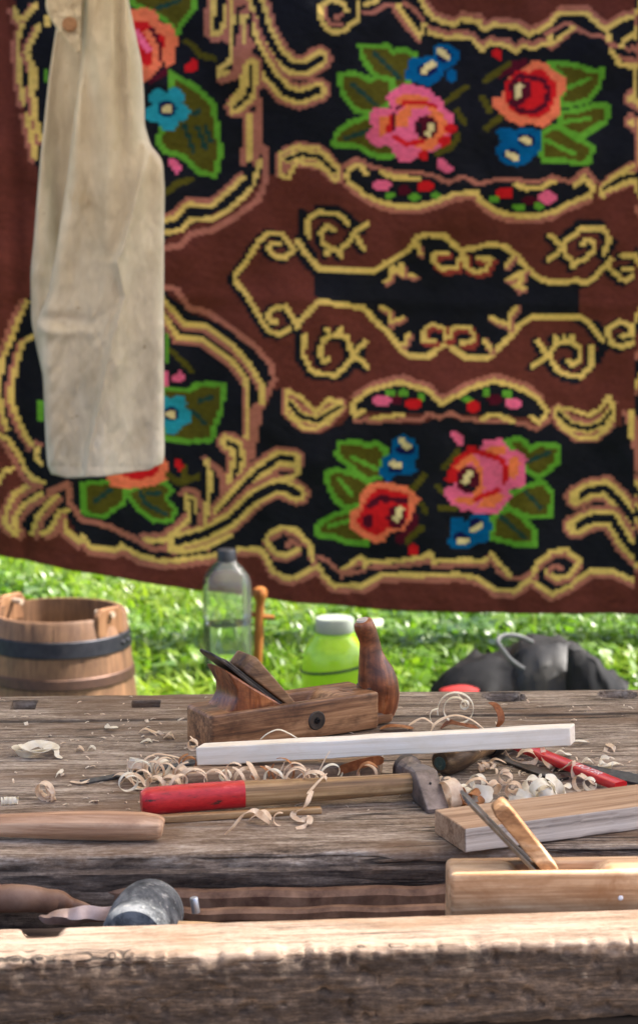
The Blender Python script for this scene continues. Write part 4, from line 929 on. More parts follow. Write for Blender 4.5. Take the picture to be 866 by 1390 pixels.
def rail_disp(X, A, Y, Z, ny, nz):
    d = .0016 * fbm(X * 7, Y * 60, 3) + .001 * fbm(X * 60, A * 90, 2)
    face = 1 / (1 + np.exp((Z + .006) / .0015))
    d = d + face * (.0030 * fbm(X * 30, Z * 40, 4, 2.) + .0035 * fbm(X * 130, Z * 110, 3, 5.))
    for x, z, rx, rz, dp in PITS:
        i = np.abs(X[:, 0] - x) < rx * 2.5
        d[i] = d[i] - dp * np.exp(-((X[i] - x) / rx) ** 4 - ((Z[i] - z) / rz) ** 4) * (face[i])
    e = np.exp(-(np.abs(Y + .606) + np.abs(Z)) / .009)
    for x, r, dp in CHIPS:
        i = np.abs(X[:, 0] - x) < r * 2.5
        d[i] = d[i] - dp * np.exp(-((X[i] - x) / r) ** 4) * e[i] * 1.4
    # notch cut into the rear arris on the left
    nx_ = BL(60, 1262).x; i = np.abs(X[:, 0] - nx_) < .05
    d[i] = d[i] - .010 * np.exp(-((X[i] - nx_) / .017) ** 6) * np.exp(-((Y[i] + .534) / .014) ** 2) * (Z[i] > -.01)
    return d * ny, d * nz
RP = [(y, 0) for y in np.arange(-.534, -.602, -.0026)]
for a in np.linspace(0, math.pi / 2, 5): RP.append((-.602 - .005 * math.sin(a), -.005 + .005 * math.cos(a)))
RP += [(-.607, z) for z in np.arange(-.0075, -.070, -.0018)] + [(-.606, -.072), (-.57, -.072), (-.534, -.072), (-.534, -.03), (-.534, -.004)]
rl = lift(extrude('front_rail', XS, RP, rail_disp, M_rail, bench)); rl.rotation_euler = (0, 0, R(2.0)); rl.location = Vector((-.27, 0, BZ)) - Matrix.Rotation(R(2.0), 3, 'Z') @ Vector((-.27, -.57, 0)) + Vector((0, -.57, 0))
bm = bmesh.new(); add_box(bm, Vector((0, -.562, .576)), (1.9, .022, .29)); o = from_bm('added_dark_panel', bm, wood('dark_infill_wood', col(20, 17, 15), col(34, 28, 25), col(52, 44, 38), 50, .06, rough=.75), bench, False); bevel(o, .003)  # invented panel, near black so the space under the rail stays dark
M_leg = wood('leg_wood', col(70, 55, 45), col(110, 90, 74), col(140, 118, 100), 50, .06, axis=2)
for x in (-.9, .9):
    for y in (-.5, .28):
        bm = bmesh.new(); add_box(bm, Vector((x, y, .35)), (.09, .08, .72)); o = from_bm('leg', bm, M_leg, bench, False); bevel(o, .004)
for z in (.62, .22):
    for x in (-.9, .9):
        bm = bmesh.new(); add_box(bm, Vector((x, -.11, z)), (.05, .70, .08)); o = from_bm('crosspiece', bm, M_leg, bench, False); bevel(o, .004)

# ------------------------------------------------------------------ horned plane
M_plane = wood('plane_beech', col(62, 38, 25), col(134, 93, 63), col(182, 138, 100), 230, .05, blotch=26, blotch_col=col(66, 38, 24), rough=.42, bump=.22, spec=.45, bd=.0012)
M_horn = wood('horn_wood', col(76, 36, 18), col(140, 78, 44), col(178, 114, 72), 150, .09, blotch=26, blotch_col=col(60, 28, 20), rough=.32, bump=.16, spec=.5, axis=2, bd=.001, seed=3)
M_wedge = wood('wedge_wood', col(86, 58, 38), col(140, 104, 72), col(172, 136, 100), 220, .04, blotch=20, blotch_col=col(60, 44, 40), rough=.5, bump=.25, seed=6)
M_steel = plain('dark_steel', (.035, .033, .035, 1), .42, .85, .5, 60, (.11, .095, .085, 1), .15)
M_rust = plain('rusted_iron', (.09, .06, .05, 1), .6, .2, .4, 45, (.13, .085, .068, 1), .5)
M_bright = plain('worn_steel', (.35, .34, .34, 1), .3, .9, .5, 80, (.22, .19, .17, 1), .2)
def plane_body(name, L, Wd, Ht, s0, s1, sf, depth, mat, root, wall=.009, round_=.0035):
    """block with an open escapement from s0 to s1 on top; front wall slopes to sf at the bottom"""
    bm = bmesh.new()
    o = [bm.verts.new(p) for p in ((0, 0, 0), (L, 0, 0), (L, Wd, 0), (0, Wd, 0))]
    t = [bm.verts.new(p) for p in ((0, 0, Ht), (L, 0, Ht), (L, Wd, Ht), (0, Wd, Ht))]
    h = [bm.verts.new(p) for p in ((s0, wall, Ht), (s1, wall, Ht), (s1, Wd - wall, Ht), (s0, Wd - wall, Ht))]
    b = [bm.verts.new(p) for p in ((s0 + depth * .9, wall, Ht - depth), (sf, wall, Ht - depth), (sf, Wd - wall, Ht - depth), (s0 + depth * .9, Wd - wall, Ht - depth))]
    F_ = lambda *v: bm.faces.new(v)
    F_(*o[::-1])
    for i in range(4):
        j = (i + 1) % 4
        F_(o[i], o[j], t[j], t[i]); F_(t[i], t[j], h[j], h[i]); F_(h[i], h[j], b[j], b[i])
    F_(*b)
    ob = from_bm(name, bm, mat, root, False); bevel(ob, round_, 3, 40)
    for p in ob.data.polygons: p.use_smooth = True
    return ob
def slanted_bar(bm, p0, p1, w0, w1, th0, th1, yc, up=None, round_top=False):
    """tapered flat bar from p0 to p1 (s,z); width along y, thickness across"""
    p0 = Vector((p0[0], yc, p0[1])); p1 = Vector((p1[0], yc, p1[1]))
    d = (p1 - p0).normalized(); nrm = Vector((-d.z, 0, d.x)); 
    if nrm.z < 0: nrm = -nrm
    st = [(0, .5, .6), (.03, .82, .9), (.08, 1, 1), (1, 1, 1)] if round_top else [(0, 1, 1), (1, 1, 1)]
    rings = []
    for u, kw, kt in st:
        c = p0.lerp(p1, u); w = (w0 + (w1 - w0) * u) * kw / 2; t_ = (th0 + (th1 - th0) * u); a = c + nrm * t_ * (.5 - .5 * kt); b = c + nrm * t_ * (.5 + .5 * kt)
        rings.append([bm.verts.new(a + Vector((0, -w, 0))), bm.verts.new(a + Vector((0, w, 0))), bm.verts.new(b + Vector((0, w, 0))), bm.verts.new(b + Vector((0, -w, 0)))])
    for A, B in zip(rings[:-1], rings[1:]):
        for k in range(4): bm.faces.new((A[k], A[(k + 1) % 4], B[(k + 1) % 4], B[k]))
    bm.faces.new(rings[0][::-1]); bm.faces.new(rings[-1])
def horned_plane():
    a = P(288, 1026); yaw = math.atan2(.12, .2)
    root = empty('horned_plane', (a.x, a.y, BZ + .001), yaw, 'old dark brown wooden hand plane with an upright front horn, iron and wedge', 'hand plane')
    L, Wd, Ht = .238, .068, .048
    plane_body('body', L, Wd, Ht, .092, .182, .150, .034, M_plane, root, .010, .0085)
    # palm rest behind the iron: concave back, sloping front
    out = [(.024, Ht - .001), (.031, Ht + .005), (.037, Ht + .016), (.037, Ht + .028), (.030, Ht + .042), (.023, Ht + .053), (.029, Ht + .050), (.060, Ht + .028), (.103, Ht - .001)]
    bm = bmesh.new(); n = len(out); N = 9; rings = []
    for k in range(N):
        u = k / (N - 1) * 2 - 1; sc = math.sqrt(max(0, 1 - abs(u) ** 3.2 * .55)); y = Wd / 2 + u * .0285
        rings.append([bm.verts.new((.062 + (s - .062) * (.80 + .20 * sc) , y, Ht - .001 + (z - Ht + .001) * (.72 + .28 * sc))) for s, z in out])
    for A, B in zip(rings[:-1], rings[1:]):
        for k in range(n): bm.faces.new((A[k], A[(k + 1) % n], B[(k + 1) % n], B[k]))
    bm.faces.new(rings[0][::-1]); bm.faces.new(rings[-1])
    o = from_bm('palm_rest', bm, M_horn, root, True, 40); bevel(o, .003, 2)
    bm = bmesh.new(); slanted_bar(bm, (.008, Ht + .071), (.118, Ht - .022), .046, .046, .0035, .0045, Wd / 2, round_top=True); o = from_bm('iron', bm, M_steel, root, False); bevel(o, .0008)
    bm = bmesh.new(); slanted_bar(bm, (.026, Ht + .060), (.118, Ht - .016), .040, .042, .0035, .004, Wd / 2); o = from_bm('cap_iron', bm, M_steel, root, False); bevel(o, .0008)
    bm = bmesh.new(); slanted_bar(bm, (.048, Ht + .048), (.126, Ht - .016), .047, .047, .0245, .007, Wd / 2, round_top=True); o = from_bm('wedge', bm, M_wedge, root, False); bevel(o, .004, 3)
    # horn: swept, leaning forward, waisted
    cl = [(.012, .004, .014), (.0115, .018, .021), (.0105, .034, .0245), (.007, .050, .0255), (.0035, .063, .0235), (-.001, .078, .0185), (-.004, .092, .0148), (-.006, .106, .0128), (-.010, .118, .0128), (-.014, .127, .0130), (-.016, .133, .0118), (-.017, .1355, .008)]
    bm = bmesh.new(); pts = spline([(L + c[0] + .009, Wd * .42, c[1]) for c in cl], 3); rr = np.interp(np.arange(len(pts)) / 3, np.arange(len(cl)), [c[2] for c in cl]) * 1.05
    add_tube(bm, pts, [(float(r) * .86, float(r)) for r in rr], 24, up=(1, 0, 0)); from_bm('horn', bm, M_horn, root, True, 60)
    bm = bmesh.new(); add_lathe(bm, [(0, .0008), (.0075, .0004), (.008, -.002), (0, -.002)], n=20); bmesh.ops.transform(bm, matrix=Matrix.Translation((L - .0082, Wd * .42, .1365)) @ Matrix.Rotation(R(-12), 4, 'Y'), verts=bm.verts)
    from_bm('horn_dowel', bm, plain('pale_dowel', (.50, .45, .40, 1), .5), root)
    bm = bmesh.new(); add_tube(bm, [(L - .004, Wd * .2, Ht + .0005), (L - .008, Wd * .42, Ht + .0012), (L - .003, Wd * .68, Ht + .0005)], [.002, .003, .002], 8); from_bm('glue_line', bm, plain('old_glue', col(60, 46, 38), .5), root)
    bm = bmesh.new(); add_box(bm, Vector((L + .014, Wd * .42, .010)), (.032, .034, .018)); o = from_bm('horn_foot', bm, M_plane, root, False); bevel(o, .006, 3)
    bm = bmesh.new(); add_lathe(bm, [(0, .0006), (.0035, .0006), (.0042, .0012), (.011, .0012), (.0122, 0), (.0122, -.004), (0, -.004)], n=28)
    bmesh.ops.transform(bm, matrix=Matrix.Translation((.146, -.0002, .023)) @ Matrix.Rotation(R(90), 4, 'X'), verts=bm.verts); from_bm('washer', bm, plain('washer_iron', (.045, .035, .03, 1), .45, .6, .5, 60, (.09, .07, .055, 1)), root)
    bm = bmesh.new(); add_lathe(bm, [(0, -.0005), (.0033, -.0005), (.0036, .0016), (.0022, .0018), (.0014, .0005), (0, .0005)], n=16)
    bmesh.ops.transform(bm, matrix=Matrix.Translation((.146, -.0016, .023)) @ Matrix.Rotation(R(90), 4, 'X'), verts=bm.verts); from_bm('screw', bm, plain('screw_dark', (.012, .01, .01, 1), .4, .5), root)
    bm = bmesh.new(); add_lathe(bm, [(0, .0009), (.0085, .0009), (.0092, .0006), (.0100, .0012), (.0105, 0), (.0105, -.002), (0, -.002)], n=28); bmesh.ops.transform(bm, matrix=Matrix.Translation((.208, Wd * .45, Ht)), verts=bm.verts)
    from_bm('plug', bm, M_plane, root)
    return root
horned_plane()

# ------------------------------------------------------------------ wood and tools on the top
def along(p0, p1):
    d = p1 - p0; return math.atan2(d.y, d.x)
def rough_bar(name, label, cat, p0, p1, w, h, mat, bev=.0015, end_skew=.0, sub=24, wob=.0008, w1=None, h1=None, up_roll=0.0, tilt=True, base=True):
    """a straight squared bar of wood between two axis points (world)"""
    yaw = along(p0, p1); root_loc = Vector(p0)
    d = (p1 - p0); L = d.length; pitch = math.asin(d.z / L)
    bm = bmesh.new(); rings = []; w1 = w1 or w; h1 = h1 or h
    for i in range(sub + 1):
        u = i / sub; x = u * L; ww = (w + (w1 - w) * u) / 2; hh = (h + (h1 - h) * u) / 2; k = i * .37
        j = lambda q: wob * (vnoise(np.array(k + q), np.array(q * 3.1)) - .5) * 2
        rings.append([bm.verts.new((x + (end_skew * sy if i in (0, sub) else 0), sy * ww + float(j(q)), sz * hh + float(j(q + 9)))) for q, (sy, sz) in enumerate(((-1, -1), (1, -1), (1, 1), (-1, 1)))])
    for A, B in zip(rings[:-1], rings[1:]):
        for k in range(4): bm.faces.new((A[k], A[(k + 1) % 4], B[(k + 1) % 4], B[k]))
    bm.faces.new(rings[0][::-1]); bm.faces.new(rings[-1])
    o = from_bm(name, bm, mat, None, True, 30); o.location = root_loc; o.rotation_mode = 'QUATERNION'
    o.rotation_quaternion = Quaternion((0, 0, 1), yaw) @ Quaternion((0, 1, 0), -pitch) @ Quaternion((1, 0, 0), up_roll)
    bevel(o, bev, 2); tag(o, label, cat); return o
M_white = wood('fresh_lime_wood', col(194, 178, 156), col(230, 220, 204), col(240, 232, 220), 240, .022, blotch=16, blotch_col=col(222, 208, 186), rough=.65, bump=.3, spec=.25)
M_lath = wood('brown_board_wood', col(112, 84, 62), col(154, 122, 95), col(182, 152, 124), 260, .035, blotch=14, blotch_col=col(170, 140, 112), rough=.6, bump=.3)
M_skylit_edge = wood('skylit_edge_wood', col(122, 110, 100), col(182, 168, 156), col(206, 194, 182), 300, .012, rough=.65, bump=.5)
M_old = wood('old_offcut_wood', col(84, 64, 48), col(140, 112, 88), col(184, 156, 128), 120, .05, blotch=24, blotch_col=col(64, 54, 48), rough=.6, bump=.45)
M_handle = wood('ash_handle_wood', col(92, 66, 42), col(152, 118, 80), col(194, 160, 118), 240, .03, blotch=18, blotch_col=col(120, 90, 62), rough=.45, bump=.2, spec=.4)
M_pale = wood('pale_handle_wood', col(120, 86, 62), col(176, 136, 106), col(208, 172, 142), 200, .04, blotch=20, blotch_col=col(160, 122, 96), rough=.55, bump=.3)

rough_bar('planed_stick', 'long freshly planed white square stick lying across the front of the horned plane', 'wood stick', P(272, 1024, .0315), P(777, 997, .0545), .020, .0215, M_white, .0012, .004, 40, .0006)
rough_bar('wood_offcut', 'rough brown squared offcut under the white stick behind the hammer handle', 'offcut', P(258, 1056, .0105), P(517, 1040, .0115), .034, .020, M_old, .003, .006, 16, .0022)
rough_bar('thin_lath', 'thin worn strip of wood lying under the red handled hammer', 'wood strip', P(212, 1112, .0042), P(436, 1099, .0042), .009, .008, M_handle, .0015, .0, 14, .0007)

def thick_board():
    a = P(631, 1159); b = P(866, 1127); f = P(594, 1131); yaw = along(a, b); Wd = (f - a).length; Ht = .0255; L = .40
    root = empty('thick_board', (a.x, a.y, BZ + .0006), yaw, 'short thick sawn board overhanging the front edge of the bench top', 'board')
    bm = bmesh.new(); nx = 40
    rows = []
    for i in range(nx + 1):
        x = L * i / nx
        w = .0006 * math.sin(i * .9) + .0005 * math.sin(i * 2.3)
        rows.append([bm.verts.new(p) for p in ((x, w, 0), (x, w * .5 - .0006, Ht * .3), (x, w + .0005, Ht * .66), (x, w * .3, Ht), (x, Wd * .5, Ht + .0004), (x, Wd, Ht), (x, Wd, 0))])
    n = 7
    for A, B in zip(rows[:-1], rows[1:]):
        for k in range(n): 
            f_ = bm.faces.new((A[k], A[(k + 1) % n], B[(k + 1) % n], B[k])); f_.material_index = 1 if k in (0, 1, 2) else 0
    bm.faces.new(rows[0][::-1]); bm.faces.new(rows[-1])
    o = from_bm('board', bm, [M_lath, M_skylit_edge], root, True, 30); bevel(o, .0012)
    # make it one mesh thing with its sawn front edge as second material, pale sky light painted in
    o.name = 'plank'
    return root
thick_board()

def hammer():
    p0 = P(192, 1090, .0165); hd = Vector((.113, 2.047, BZ + .0215)); yaw = along(p0, hd)
    root = empty('hammer', (hd.x, hd.y, BZ), yaw, 'joiner hammer with a red tipped wooden handle and dark iron head', 'hammer')
    A = local(root, p0); B = Vector((0.0, 0, .0215))
    us = [0, .004, .02, .2, .4, .6, .8, .93, 1.0]; rr = [.0105, .0135, .0143, .0146, .0140, .0128, .0118, .0112, .0105]
    red = NT('red_paint'); nz = red.noise(red.coord((40, 130, 130)), 1, 5, .7); red.color(red.ramp(nz, [(.33, (.05, .018, .014, 1)), (.40, (.40, .010, .014, 1)), (.58, (.55, .018, .022, 1)), (.70, (.62, .10, .09, 1))])); red.rough(red.ramp(nz, [(.3, .5), (.6, .3)])); red.set(Specular_IOR_Level=.5); red.bump(nz, .2, .001)
    def seg(name, u0, u1, mat, grow=0.0):
        bm = bmesh.new(); m = 18; pts = []; rad = []
        for i in range(m + 1):
            u = u0 + (u1 - u0) * i / m; p = A.lerp(B, u) + Vector((0, .0015 * math.sin(u * 5), .0012 * math.sin(u * 4 + 1)))
            r = float(np.interp(u, us, rr)) + grow; pts.append(p); rad.append((r * .88, r))
        add_tube(bm, pts, rad, 20, up=(0, 0, 1), expo=2.4); return from_bm(name, bm, mat, root, True, 40)
    seg('handle', .358, 1.0, M_handle); seg('red_grip', 0, .36, red.m, .0004)
    # head: poll away from us, cross peen toward us
    bm = bmesh.new(); st = []
    d = Vector((.10, 2.093, 0)) - Vector((.1275, 2.003, 0)); ang = math.atan2(d.y, d.x) - yaw
    e = Vector((math.cos(ang), math.sin(ang), 0)); sdir = Vector((-e.y, e.x, 0))
    for t, w, zt, zb in ((.052, .0140, .0365, .0065), (.0505, .0165, .039, .004), (.044, .0168, .0393, .0037), (.0415, .0160, .0385, .0045), (.034, .0128, .0355, .0068), (.024, .0118, .0345, .0060), (.014, .0118, .0345, .0055), (.012, .0136, .0375, .0035), (-.012, .0138, .0375, .0025), (-.017, .0130, .0345, .0015), (-.050, .0128, .0075, .0006), (-.0525, .0115, .0052, .0010)):
        c = e * t; zc = (zt + zb) / 2; hz = (zt - zb) / 2; ring = []
        n = 16; expo = 2.0 if t > .03 else (3.2 if t > 0 else 9)
        for k in range(n):
            a = 2 * math.pi * (k + .5) / n; ca, sa = math.cos(a), math.sin(a)
            x = math.copysign(abs(ca) ** (2 / expo), ca); z = math.copysign(abs(sa) ** (2 / expo), sa)
            ring.append(bm.verts.new(c + sdir * w * x + Vector((0, 0, zc + hz * z))))
        st.append(ring)
    bp = bmesh.new()
    for Aa, Bb in zip(st[3:-1], st[4:]):
        for k in range(16): bm.faces.new((Aa[k], Aa[(k + 1) % 16], Bb[(k + 1) % 16], Bb[k]))
    bm.faces.new(st[3][::-1]); bm.faces.new(st[-1])
    pol = [[bp.verts.new(v.co) for v in ring] for ring in st[:4]]
    for Aa, Bb in zip(pol[:-1], pol[1:]):
        for k in range(16): bp.faces.new((Aa[k], Aa[(k + 1) % 16], Bb[(k + 1) % 16], Bb[k]))
    bp.faces.new(pol[0][::-1])
    bmesh.ops.delete(bm, geom=[v for v in bm.verts if not v.link_faces], context='VERTS')
    from_bm('poll', bp, plain('poll_iron', (.022, .016, .014, 1), .4, .3, .5, 70, (.075, .055, .048, 1), .4), root, True, 30)
    from_bm('head', bm, plain('hammer_iron', (.075, .056, .05, 1), .42, .35, .5, 60, (.25, .20, .18, 1), .7), root, True, 20)
    bm = bmesh.new(); bmesh.ops.create_uvsphere(bm, u_segments=10, v_segments=6, radius=.0016, matrix=Matrix.Translation(e * -.028 + Vector((0, 0, .0268)))); from_bm('rivet', bm, M_steel, root)
    return root
hammer()

def wooden_handle():
    a = P(222, 1122, .0155); p = P(-130, 1118, .0155); yaw = along(p, a) 
    root = empty('whittled_stick', (a.x, a.y, BZ), yaw, 'pale whittled wooden tool handle with a faceted end at the front edge', 'tool handle')
    L = (a - p).length; bm = bmesh.new(); pts = []; rad = []
    for u, r in ((0, .0095), (.004, .0128), (.02, .0150), (.06, .0158), (.10, .0152), (.14, .0132), (.18, .0116), (.25, .0112), (.33, .0118), (L, .012)):
        pts.append((-u, 0, .0158 - (.0158 - r) * .25)); rad.append((r * .92, r))
    add_tube(bm, pts, rad, 8, up=(0, 0, 1), phase=math.pi / 8)
    o = from_bm('handle', bm, M_pale, root, True, 25); bevel(o, .0012, 2, 20)
    return root
wooden_handle()

def chisel():
    a = P(597, 1036, .0165); b = P(660, 1011, .0185); yaw = along(a, b)
    root = empty('chisel', (a.x, a.y, BZ), yaw, 'chisel with a stained round wooden handle half hidden by the white stick', 'chisel')
    L = (b - a).length; bm = bmesh.new(); pts = []; rad = []
    for u, r in ((0, .0115), (.003, .0140), (.012, .0176), (.035, .0178), (.055, .0150), (.075, .0118), (.10, .0115)):
        pts.append((u, 0, .0178)); rad.append(r)
    add_tube(bm, pts, rad, 20); from_bm('handle', bm, wood('chisel_handle_wood', col(58, 44, 36), col(104, 80, 56), col(176, 142, 100), 90, .2, blotch=28, blotch_col=col(50, 40, 36), rough=.4, seed=2), root, True, 40)
    bm = bmesh.new(); add_lathe(bm, [(0, .0012), (.0035, .0008), (.0042, .0014), (.0075, .0010), (.0082, -.001), (0, -.001)], n=20); bmesh.ops.transform(bm, matrix=Matrix.Translation((-.0003, 0, .0162)) @ Matrix.Rotation(R(-90), 4, 'Y'), verts=bm.verts)
    from_bm('end_cap', bm, plain('green_patina', (.05, .09, .08, 1), .5, .4), root)
    bm = bmesh.new(); add_tube(bm, [(.098, 0, .0162), (.118, 0, .0150)], .0125, 16); from_bm('ferrule', bm, M_steel, root)
    bm = bmesh.new(); add_tube(bm, [(.116, 0, .0150), (.14, 0, .008), (.165, 0, .004), (.25, 0, .0025)], [(.004, .004), (.006, .004), (.008, .003), (.008, .002)], 8, expo=5); from_bm('blade', bm, M_steel, root)
chisel()
def flat_blade(name, label, cat, p0, p1, w0, w1, th, mat, tip=0.0):
    yaw = along(p0, p1); L = (p1 - p0).length
    bm = bmesh.new(); b = [bm.verts.new(v) for v in ((tip, -w0 / 2, -th / 2), (L, -w1 / 2, -th / 2), (L, w1 / 2, -th / 2), (0, w0 / 2, -th / 2))]; t = [bm.verts.new(v.co + Vector((0, 0, th))) for v in b]
    bm.faces.new(b[::-1]); bm.faces.new(t)
    for i in range(4): bm.faces.new((b[i], b[(i + 1) % 4], t[(i + 1) % 4], t[i]))
    o = from_bm(name, bm, mat, None, False); d = p1 - p0
    o.location = p0; o.rotation_mode = 'QUATERNION'; o.rotation_quaternion = Quaternion((0, 0, 1), yaw) @ Quaternion((0, 1, 0), -math.asin(d.z / L)); bevel(o, .0005); tag(o, label, cat); return o
M_file = plain('grey_steel_strip', (.05, .052, .058, 1), .5, .7, .4, 90, (.10, .10, .105, 1), .3)
flat_blade('steel_strip', 'flat dark grey steel strip poking out from the curls at the plane tail', 'steel strip', P(112, 1062, .002), P(300, 1028, .002), .013, .013, .0025, M_file, .004)
flat_blade('knife_blade', 'dark flat steel blade lying beneath the red tool and the white curls', 'blade', P(652, 1019, .0025), P(762, 1058, .0025), .014, .022, .003, M_steel, .0)
flat_blade('square_blade', 'wide grey steel plate under the far end of the red tool', 'steel plate', P(752, 1036, .002), P(905, 1066, .002), .030, .034, .003, M_file)
def red_tool():
    a = P(703, 1012, .0105); b = P(842, 1067, .0105); yaw = along(a, b); L = (b - a).length
    root = empty('red_tool', (a.x, a.y, a.z), yaw, 'flat red painted tool handle with white lettering pointing under the thick board', 'tool')
    r = NT('gloss_red'); r.color((.56, .012, .018, 1)); r.rough(.28); r.set(Specular_IOR_Level=.5, Coat_Weight=.2)
    bm = bmesh.new(); add_tube(bm, [(-.02, 0, 0), (L * .5, 0, 0), (L, 0, 0)], (.0088, .0050), 16, expo=5.0); o = from_bm('grip', bm, r.m, root, True, 40)
    cu = bpy.data.curves.new('lettering', 'FONT'); cu.body = 'H ROTER'; cu.size = .0125; cu.extrude = .00015; cu.align_y = 'CENTER'; cu.space_character = 1.12; cu.shear = .15
    tmp = bpy.data.objects.new('lettering', cu); COL.objects.link(tmp); bpy.context.view_layer.update()
    me = bpy.data.meshes.new_from_object(tmp.evaluated_get(bpy.context.evaluated_depsgraph_get())); bpy.data.objects.remove(tmp)
    t = bpy.data.objects.new('lettering', me); me.materials.clear(); me.materials.append(plain('white_print', (.75, .72, .70, 1), .5)); link(t, root); t.location = (L * .53, -.0008, .00515)
red_tool()

# ------------------------------------------------------------------ front plane in the tray
def front_plane():
    a = P(611, 1186, .032); x0 = a.x; yaw = R(2.2)
    root = empty('bench_plane', (x0, 1.706, BZ - .052), yaw, 'light brown wooden plane with a raised iron and bark faced wedge standing in the tray', 'hand plane')
    L, Wd, Ht = .27, .046, .084
    M = wood('light_plane_wood', col(132, 96, 66), col(184, 146, 110), col(212, 180, 146), 170, .04, blotch=20, blotch_col=col(148, 104, 68), rough=.5, bump=.2)
    ob = plane_body('body', L, Wd, Ht, .058, .150, .120, .036, M, root, .009, .0085)
    s = lambda px: ((px - 433) / F * 1.80 - x0)
    zf = lambda py, Y=1.73: (Q(433, py, Y).z - BZ + .052)
    yc = Wd * .52
    bm = bmesh.new(); slanted_bar(bm, (s(624), zf(1078)), (s(732), zf(1190)), .030, .030, .0035, .004, yc, round_top=True); o = from_bm('iron', bm, plain('iron_steel', (.06, .055, .05, 1), .3, .9, .5, 60, (.2, .17, .15, 1), .2), root, False); bevel(o, .0007)
    mw = wood('bark_wedge', col(96, 60, 38), col(178, 134, 92), col(226, 196, 160), 70, .25, blotch=60, blotch_col=col(92, 60, 40), rough=.65, bump=.8, bd=.003)
    bm = bmesh.new(); slanted_bar(bm, (s(664), zf(1097)), (s(742), zf(1188)), .026, .026, .0165, .0135, yc, round_top=True); o = from_bm('wedge', bm, mw, root, False); bevel(o, .0028, 3)
    bm = bmesh.new(); bmesh.ops.create_uvsphere(bm, u_segments=12, v_segments=8, radius=.0024); bmesh.ops.transform(bm, matrix=Matrix.Translation((s(838) , -.0002, zf(1222, 1.706))) @ Matrix.Diagonal((1, .25, 1, 1)), verts=bm.verts); from_bm('paint_spot', bm, plain('white_spot', (.8, .8, .82, 1), .4), root)
front_plane()

# ------------------------------------------------------------------ mallet and irons in the tray
def mallet():
    c = Q(194, 1222, 1.745); root = empty('mallet', (c.x, 1.742, BZ - .074), R(0), 'scuffed grey black rubber mallet lying in the tray', 'mallet')
    m = NT('scuffed_rubber'); n1 = m.noise(m.coord((26,) * 3), 1, 7, .72, .4); n2 = m.noise(m.coord((120,) * 3), 1, 4, .7)
    cc = m.ramp(n1, [(.36, (.018, .019, .021, 1)), (.5, (.075, .079, .085, 1)), (.64, (.21, .215, .22, 1))]); cc = m.mix(m.ramp(n2, [(.60, 0.0), (.67, .75)]), cc, (.36, .35, .33, 1)); m.color(cc); m.rough(.85); m.set(Specular_IOR_Level=.2); m.bump(m.math('ADD', n1, n2), .5, .002)
    bm = bmesh.new(); prof = [(0, -.050), (.020, -.050), (.0275, -.0505), (.0308, -.046), (.0320, -.038), (.0330, -.008), (.0338, -.006), (.0345, .010), (.0338, .034), (.0325, .044), (.028, .0475), (0, .048)]
    add_lathe(bm, prof, n=48); bmesh.ops.transform(bm, matrix=Matrix.Translation((0, 0, .044)) @ Matrix.Rotation(R(-5), 4, 'Z') @ Matrix.Rotation(R(-94), 4, 'X') , verts=bm.verts)
    from_bm('head', bm, m.m, root, True, 50)
    bm = bmesh.new(); add_tube(bm, [(.02, 0, .037), (.06, -.004, .036), (.16, -.012, .032), (.30, -.022, .026)], [.0105, .0115, .0125, .012], 16); from_bm('handle', bm, wood('mallet_handle_wood', col(176, 136, 96), col(214, 180, 138), col(232, 204, 168), 160, .04, rough=.5), root)
mallet()
def tray_bar(name, label, cat, pix, z, radii, mat, n=8, expo=2.6, twist=0.0):
    pts = [P(x, y, z_) for (x, y), z_ in zip(pix, z)]; base = pts[0].copy(); bm = bmesh.new()
    pl = spline([p - base for p in pts], 8); m = len(pts) - 1
    rr = [tuple(float(np.interp(i / 8, range(m + 1), [r[k] for r in radii])) for k in (0, 1)) for i in range(len(pl))]
    pl = [p + Vector((0, .0007 * math.sin(i * 1.1), .0009 * math.sin(i * .7 + 1))) for i, p in enumerate(pl)]
    if twist:
        rings = add_tube(bm, pl, rr, n, expo=expo)
        for i, ring in enumerate(rings):
            a = twist * i / len(rings); t = (pl[min(i + 1, len(pl) - 1)] - pl[max(i - 1, 0)]).normalized(); q = Quaternion(t, a)
            for v in ring: v.co = pl[i] + q @ (v.co - pl[i])
    else: add_tube(bm, pl, rr, n, expo=expo, phase=math.pi / 8)
    o = from_bm(name, bm, mat, None, True, 32); o.location = base; tag(o, label, cat); return o
M_bar = plain('brown_forged_iron', (.085, .042, .026, 1), .62, .0, .25, 35, (.25, .145, .092, 1), .5)
M_gouge = plain('gouge_iron', (.13, .058, .030, 1), .5, .0, .35, 20, (.26, .155, .105, 1), .45)
tray_bar('gouge', 'wide rusty spoon gouge tapering to a point at the left of the tray', 'gouge', [(-60, 1216), (20, 1220), (70, 1222), (100, 1228), (128, 1236)], [-.036, -.036, -.038, -.042, -.046], [(.012, .0140), (.0125, .0145), (.010, .0120), (.006, .007), (.002, .0022)], M_gouge, 14, 2.0)
tray_bar('iron_bar', 'long brown forged iron bar against the rear wall of the tray', 'iron bar', [(70, 1210), (150, 1216), (300, 1222), (450, 1220), (560, 1218), (640, 1216)], [-.047] * 6, [(.008, .0095), (.010, .0120), (.0098, .0118), (.0102, .0122), (.010, .0118), (.010, .0115)], M_bar, 8)
tray_bar('iron_rod', 'slimmer dark iron rod between the long bar and the front rail', 'iron rod', [(236, 1240), (310, 1242), (420, 1240), (540, 1238), (630, 1237)], [-.052] * 5, [(.006, .006), (.0075, .007), (.0072, .0068), (.0074, .007), (.007, .007)], M_bar, 8)
